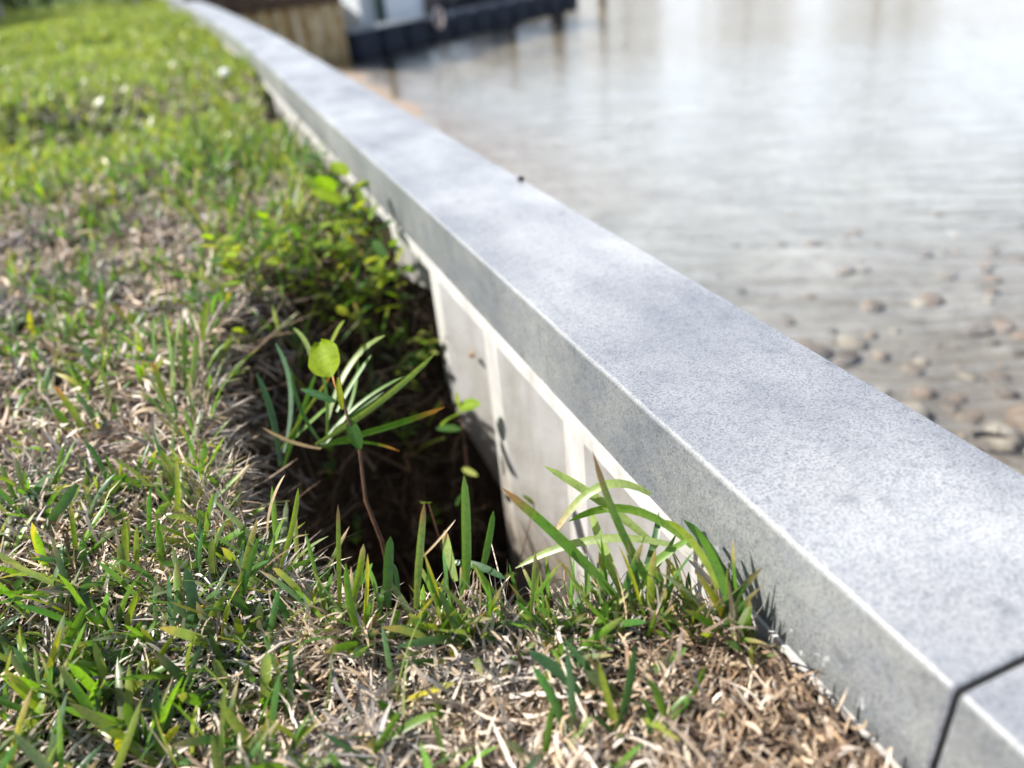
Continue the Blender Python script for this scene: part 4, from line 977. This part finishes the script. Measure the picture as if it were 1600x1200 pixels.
WEEDS = [((420, 500), 0.10, 'yellow-green leafy weed on the left side of the far slope', 0.027), ((455, 470), 0.10, 'yellow-green leafy weed in the middle of the far slope', 0.026),
         ((395, 470), 0.08, 'small leafy weed at the upper left of the hole', 0.026), ((490, 500), 0.09, 'low leafy weed above the round yellow leaf', 0.024),
         ((545, 470), 0.11, 'leafy weed between the soil patch and the seawall', 0.03), ((590, 520), 0.13, 'tall leafy weed near the white panels', 0.032),
         ((630, 540), 0.15, 'leafy weed touching the white panels below the channel', 0.034), ((600, 420), 0.14, 'broad leaved green weed reaching up to the white channel', 0.045),
         ((560, 400), 0.10, 'weed under the cap near the small soil patch', 0.035),
         ((510, 330), 0.10, 'blurred weed at the far upper end of the slope', 0.04), ((470, 440), 0.07, 'short bright weed among the far slope leaves', 0.026),
         ((370, 450), 0.07, 'leftmost small weed above the left wall of the hole', 0.026), ((440, 420), 0.08, 'small yellowish weed above the middle of the far slope', 0.028),
         ((520, 540), 0.09, 'small weed just behind the round yellow leaf', 0.024), ((570, 560), 0.10, 'weed right of the round yellow leaf on the far slope', 0.026),
         ((660, 590), 0.09, 'lowest weed beside the white panels', 0.028), ((520, 430), 0.09, 'weed left of the small soil patch', 0.028),
         ((480, 380), 0.08, 'blurred weed on the lawn edge above the far slope', 0.03)]
for i, ((a, b), h_, lab, sz) in enumerate(WEEDS):
    h_ *= 1.3; sz *= 1.25
    g = ground_hit(a, b); g[0] = min(g[0], X_IN - 0.035); g[2] = gz1(g[0], g[1]); weed(g, h_, lab, 100 + i, 5, sz, pal=(0, 1, 2, 3, 4) if i not in (8, 9) else (1, 2, 2))
sp_o = np.array([0.235, 1.045, gz1(0.235, 1.045)]); sprig = empty('leafy_sprig', sp_o); tag(sprig, 'small green sprig casting its shadow on the white panel', 'weed', 'sprigs inside the hole')
sp_t = np.array([0.262, 1.012, -0.25]) - sp_o
tube('stem', [(0, 0, -0.01), (0.004, 0.004, sp_t[2] * 0.4), sp_t * 0.75 + np.array([0.008, 0, 0]), sp_t], 0.0018, 0.0009, M_STEM, sprig, 6)
for (fx, dv, szz, k_) in ((1.0, (0.45, -0.8, 0.35), 0.050, 1), (0.97, (-0.6, -0.45, 0.1), 0.050, 1), (0.9, (-0.75, 0.3, 0.1), 0.040, 2), (0.72, (0.3, -0.8, 0.1), 0.04, 4), (0.6, (-0.5, -0.6, 0.0), 0.034, 2), (1.0, (0.1, 0.3, 0.9), 0.024, 0)):
    place_leaf(sprig, LEAVES[k_], sp_t * fx, dv, (-0.64, 0.1, 0.75), szz)
for (a, b, D, hh, lab, sd_, nl, sz) in ((712, 800, 1.0, 0.03, 'pale green three leaved sprig in the shade of the hole', 132, 3, 0.032),):
    q = at_depth(a, b, D); q[0] = min(q[0], X_IN - 0.035); zt = q[2]; q[2] = gz1(q[0], q[1]); weed(q, max(0.04, zt - q[2]) + hh, lab, sd_, nl, sz, group='sprigs inside the hole', pal=(1, 0, 1))
for i, (a, b) in enumerate(((520, 760), (640, 700), (680, 830), (560, 860))):
    g = ground_hit(a, b); g[0] = min(g[0], X_IN - 0.05)
    weed(g, 0.06, ['dim leafy sprig deep in the left of the hole', 'dim leafy sprig on the hole floor near the panels', 'dim leafy sprig at the right of the hole floor', 'dim leafy sprig at the near foot of the hole'][i], 140 + i, 4, 0.022, group='sprigs inside the hole', pal=(1, 2, 2))

# red-stemmed seedling with one round leaf
sb = at_depth(592, 850, 0.88); seed = empty('seedling', sb); tag(seed, 'red stemmed seedling with one round yellow-green leaf in the hole', 'seedling')
pl = [at_depth(592, 850, 0.88), at_depth(575, 780, 0.88), at_depth(558, 705, 0.875), at_depth(545, 660, 0.87), at_depth(533, 610, 0.865), at_depth(528, 575, 0.865)]
pl = [np.array([pl[0][0] + 0.006, pl[0][1] + 0.01, gz1(pl[0][0], pl[0][1]) - 0.01])] + pl
for k_, o_ in ((1, 0.004), (2, -0.003), (3, 0.003)): pl[k_] = pl[k_] + np.array([o_, 0, o_ * 0.5])
tube('stem', [p - sb for p in pl], 0.0027, 0.0012, M_STEM, seed, 9)
lb, lt = at_depth(520, 588, 0.865), at_depth(500, 532, 0.885)
tube('petiole', [at_depth(530, 615, 0.865) - sb, at_depth(523, 600, 0.865) - sb, lb - sb], 0.0013, 0.001, simple('orange_petiole', (0.45, 0.2, 0.05), 0.6), seed, 6)
view = R @ np.array([0, 0, 1.0])
o = place_leaf(seed, leaf_mesh('leaf', (0.19, 0.265, 0.004), 12, 0.84, 0.42, 0.022), lb - sb, lt - lb, view + np.array([-0.25, -0.1, 0.2]), float(np.linalg.norm(lt - lb)) * 0.95); o['label'] = 'round yellow-green leaf'
lb, lt = at_depth(562, 702, 0.868), at_depth(545, 655, 0.872); place_leaf(seed, LEAVES[2], lb - sb, lt - lb, view + np.array([0.4, 0, 0.3]), float(np.linalg.norm(lt - lb)))
lb, lt = at_depth(525, 628, 0.868), at_depth(470, 608, 0.86); place_leaf(seed, leaf_mesh('leaf', (0.07, 0.16, 0.07), 6, 0.22), lb - sb, lt - lb, view + np.array([0.1, 0, 0.5]), float(np.linalg.norm(lt - lb)))
lb, lt = at_depth(535, 640, 0.868), at_depth(528, 590, 0.86); place_leaf(seed, leaf_mesh('leaf', (0.30, 0.33, 0.02), 6, 0.2), lb - sb, lt - lb, view, float(np.linalg.norm(lt - lb)))

# ------------------------------------------------------------------ small loose things
def pebble(name, loc, s, mat, label, cat, seedn, flat=1.0):
    o = link(name, rock_mesh(name, mat, seedn)); o.location = loc; o.scale = (s, s, s * flat); tag(o, label, cat); return o
q = on_z(832, 279, 0.0); pebble('pebble', (min(q[0], X_OUT - 0.008), q[1], 0.004), 0.0068, M_DARK, 'tiny black pebble on the water edge of the cap', 'pebble', 61)
q = ground_hit(1224, 1008); pebble('stone', (q[0] - 0.004, q[1], q[2] + 0.012), 0.016, M_STONE[0], 'tan stone in the litter against the cap face', 'stone', 62, 1.2)
q = ground_hit(358, 132); o = pebble('shell_scrap', (q[0], q[1], q[2] + 0.05), 0.026, M_WHITE, 'white scrap lying in the grass beside the far cap', 'scrap', 63, 1.4)
# dark waterlogged twig on the bed, near right
q = on_z(1548, 682, -0.90); tw = empty('sunken_twig', q); tag(tw, 'short dark twig on the stony bed near the right edge', 'twig')
tube('stem', [(-0.035, 0.025, 0.0), (-0.012, 0.009, 0.008), (0.014, -0.014, 0.006), (0.035, -0.021, 0.0)], 0.010, 0.004, M_DARK, tw, 8)
tube('side_branch', [(0.014, -0.014, 0.006), (0.024, 0.0, 0.014), (0.038, 0.004, 0.014)], 0.004, 0.002, M_DARK, tw, 6)
# a few bigger dead stems lying on the rim
for i, (pa, pm, pb, w, D, lab) in enumerate((((340, 655), (365, 640), (395, 620), 9, 1.02, 'pale dead stalk sticking out over the left wall of the hole'), ((262, 712), (300, 690), (345, 668), 7, 0.92, 'bleached forked straw at the left rim'),
                                              ((400, 1035), (440, 1010), (465, 1000), 8, 0.62, 'grey dead stem lying on the thatch left of centre'), ((310, 560), (330, 510), (350, 470), 7, 1.15, 'leaning grey dead stalk above the left wall of the hole'))):
    A, Mq, B = at_depth(*pa, D), at_depth(*pm, D), at_depth(*pb, D); o = tube('dead_stem', [A - A, (Mq - A) + np.array([0, 0, 0.003]), B - A], w * D / F_PX * 0.42, w * D / F_PX * 0.25, simple('bleached_stem', (0.40, 0.33, 0.27), 0.8, 0.3, 90), None, 7)
    o.location = A; tag(o, lab, 'stem', 'dead stems by the hole')
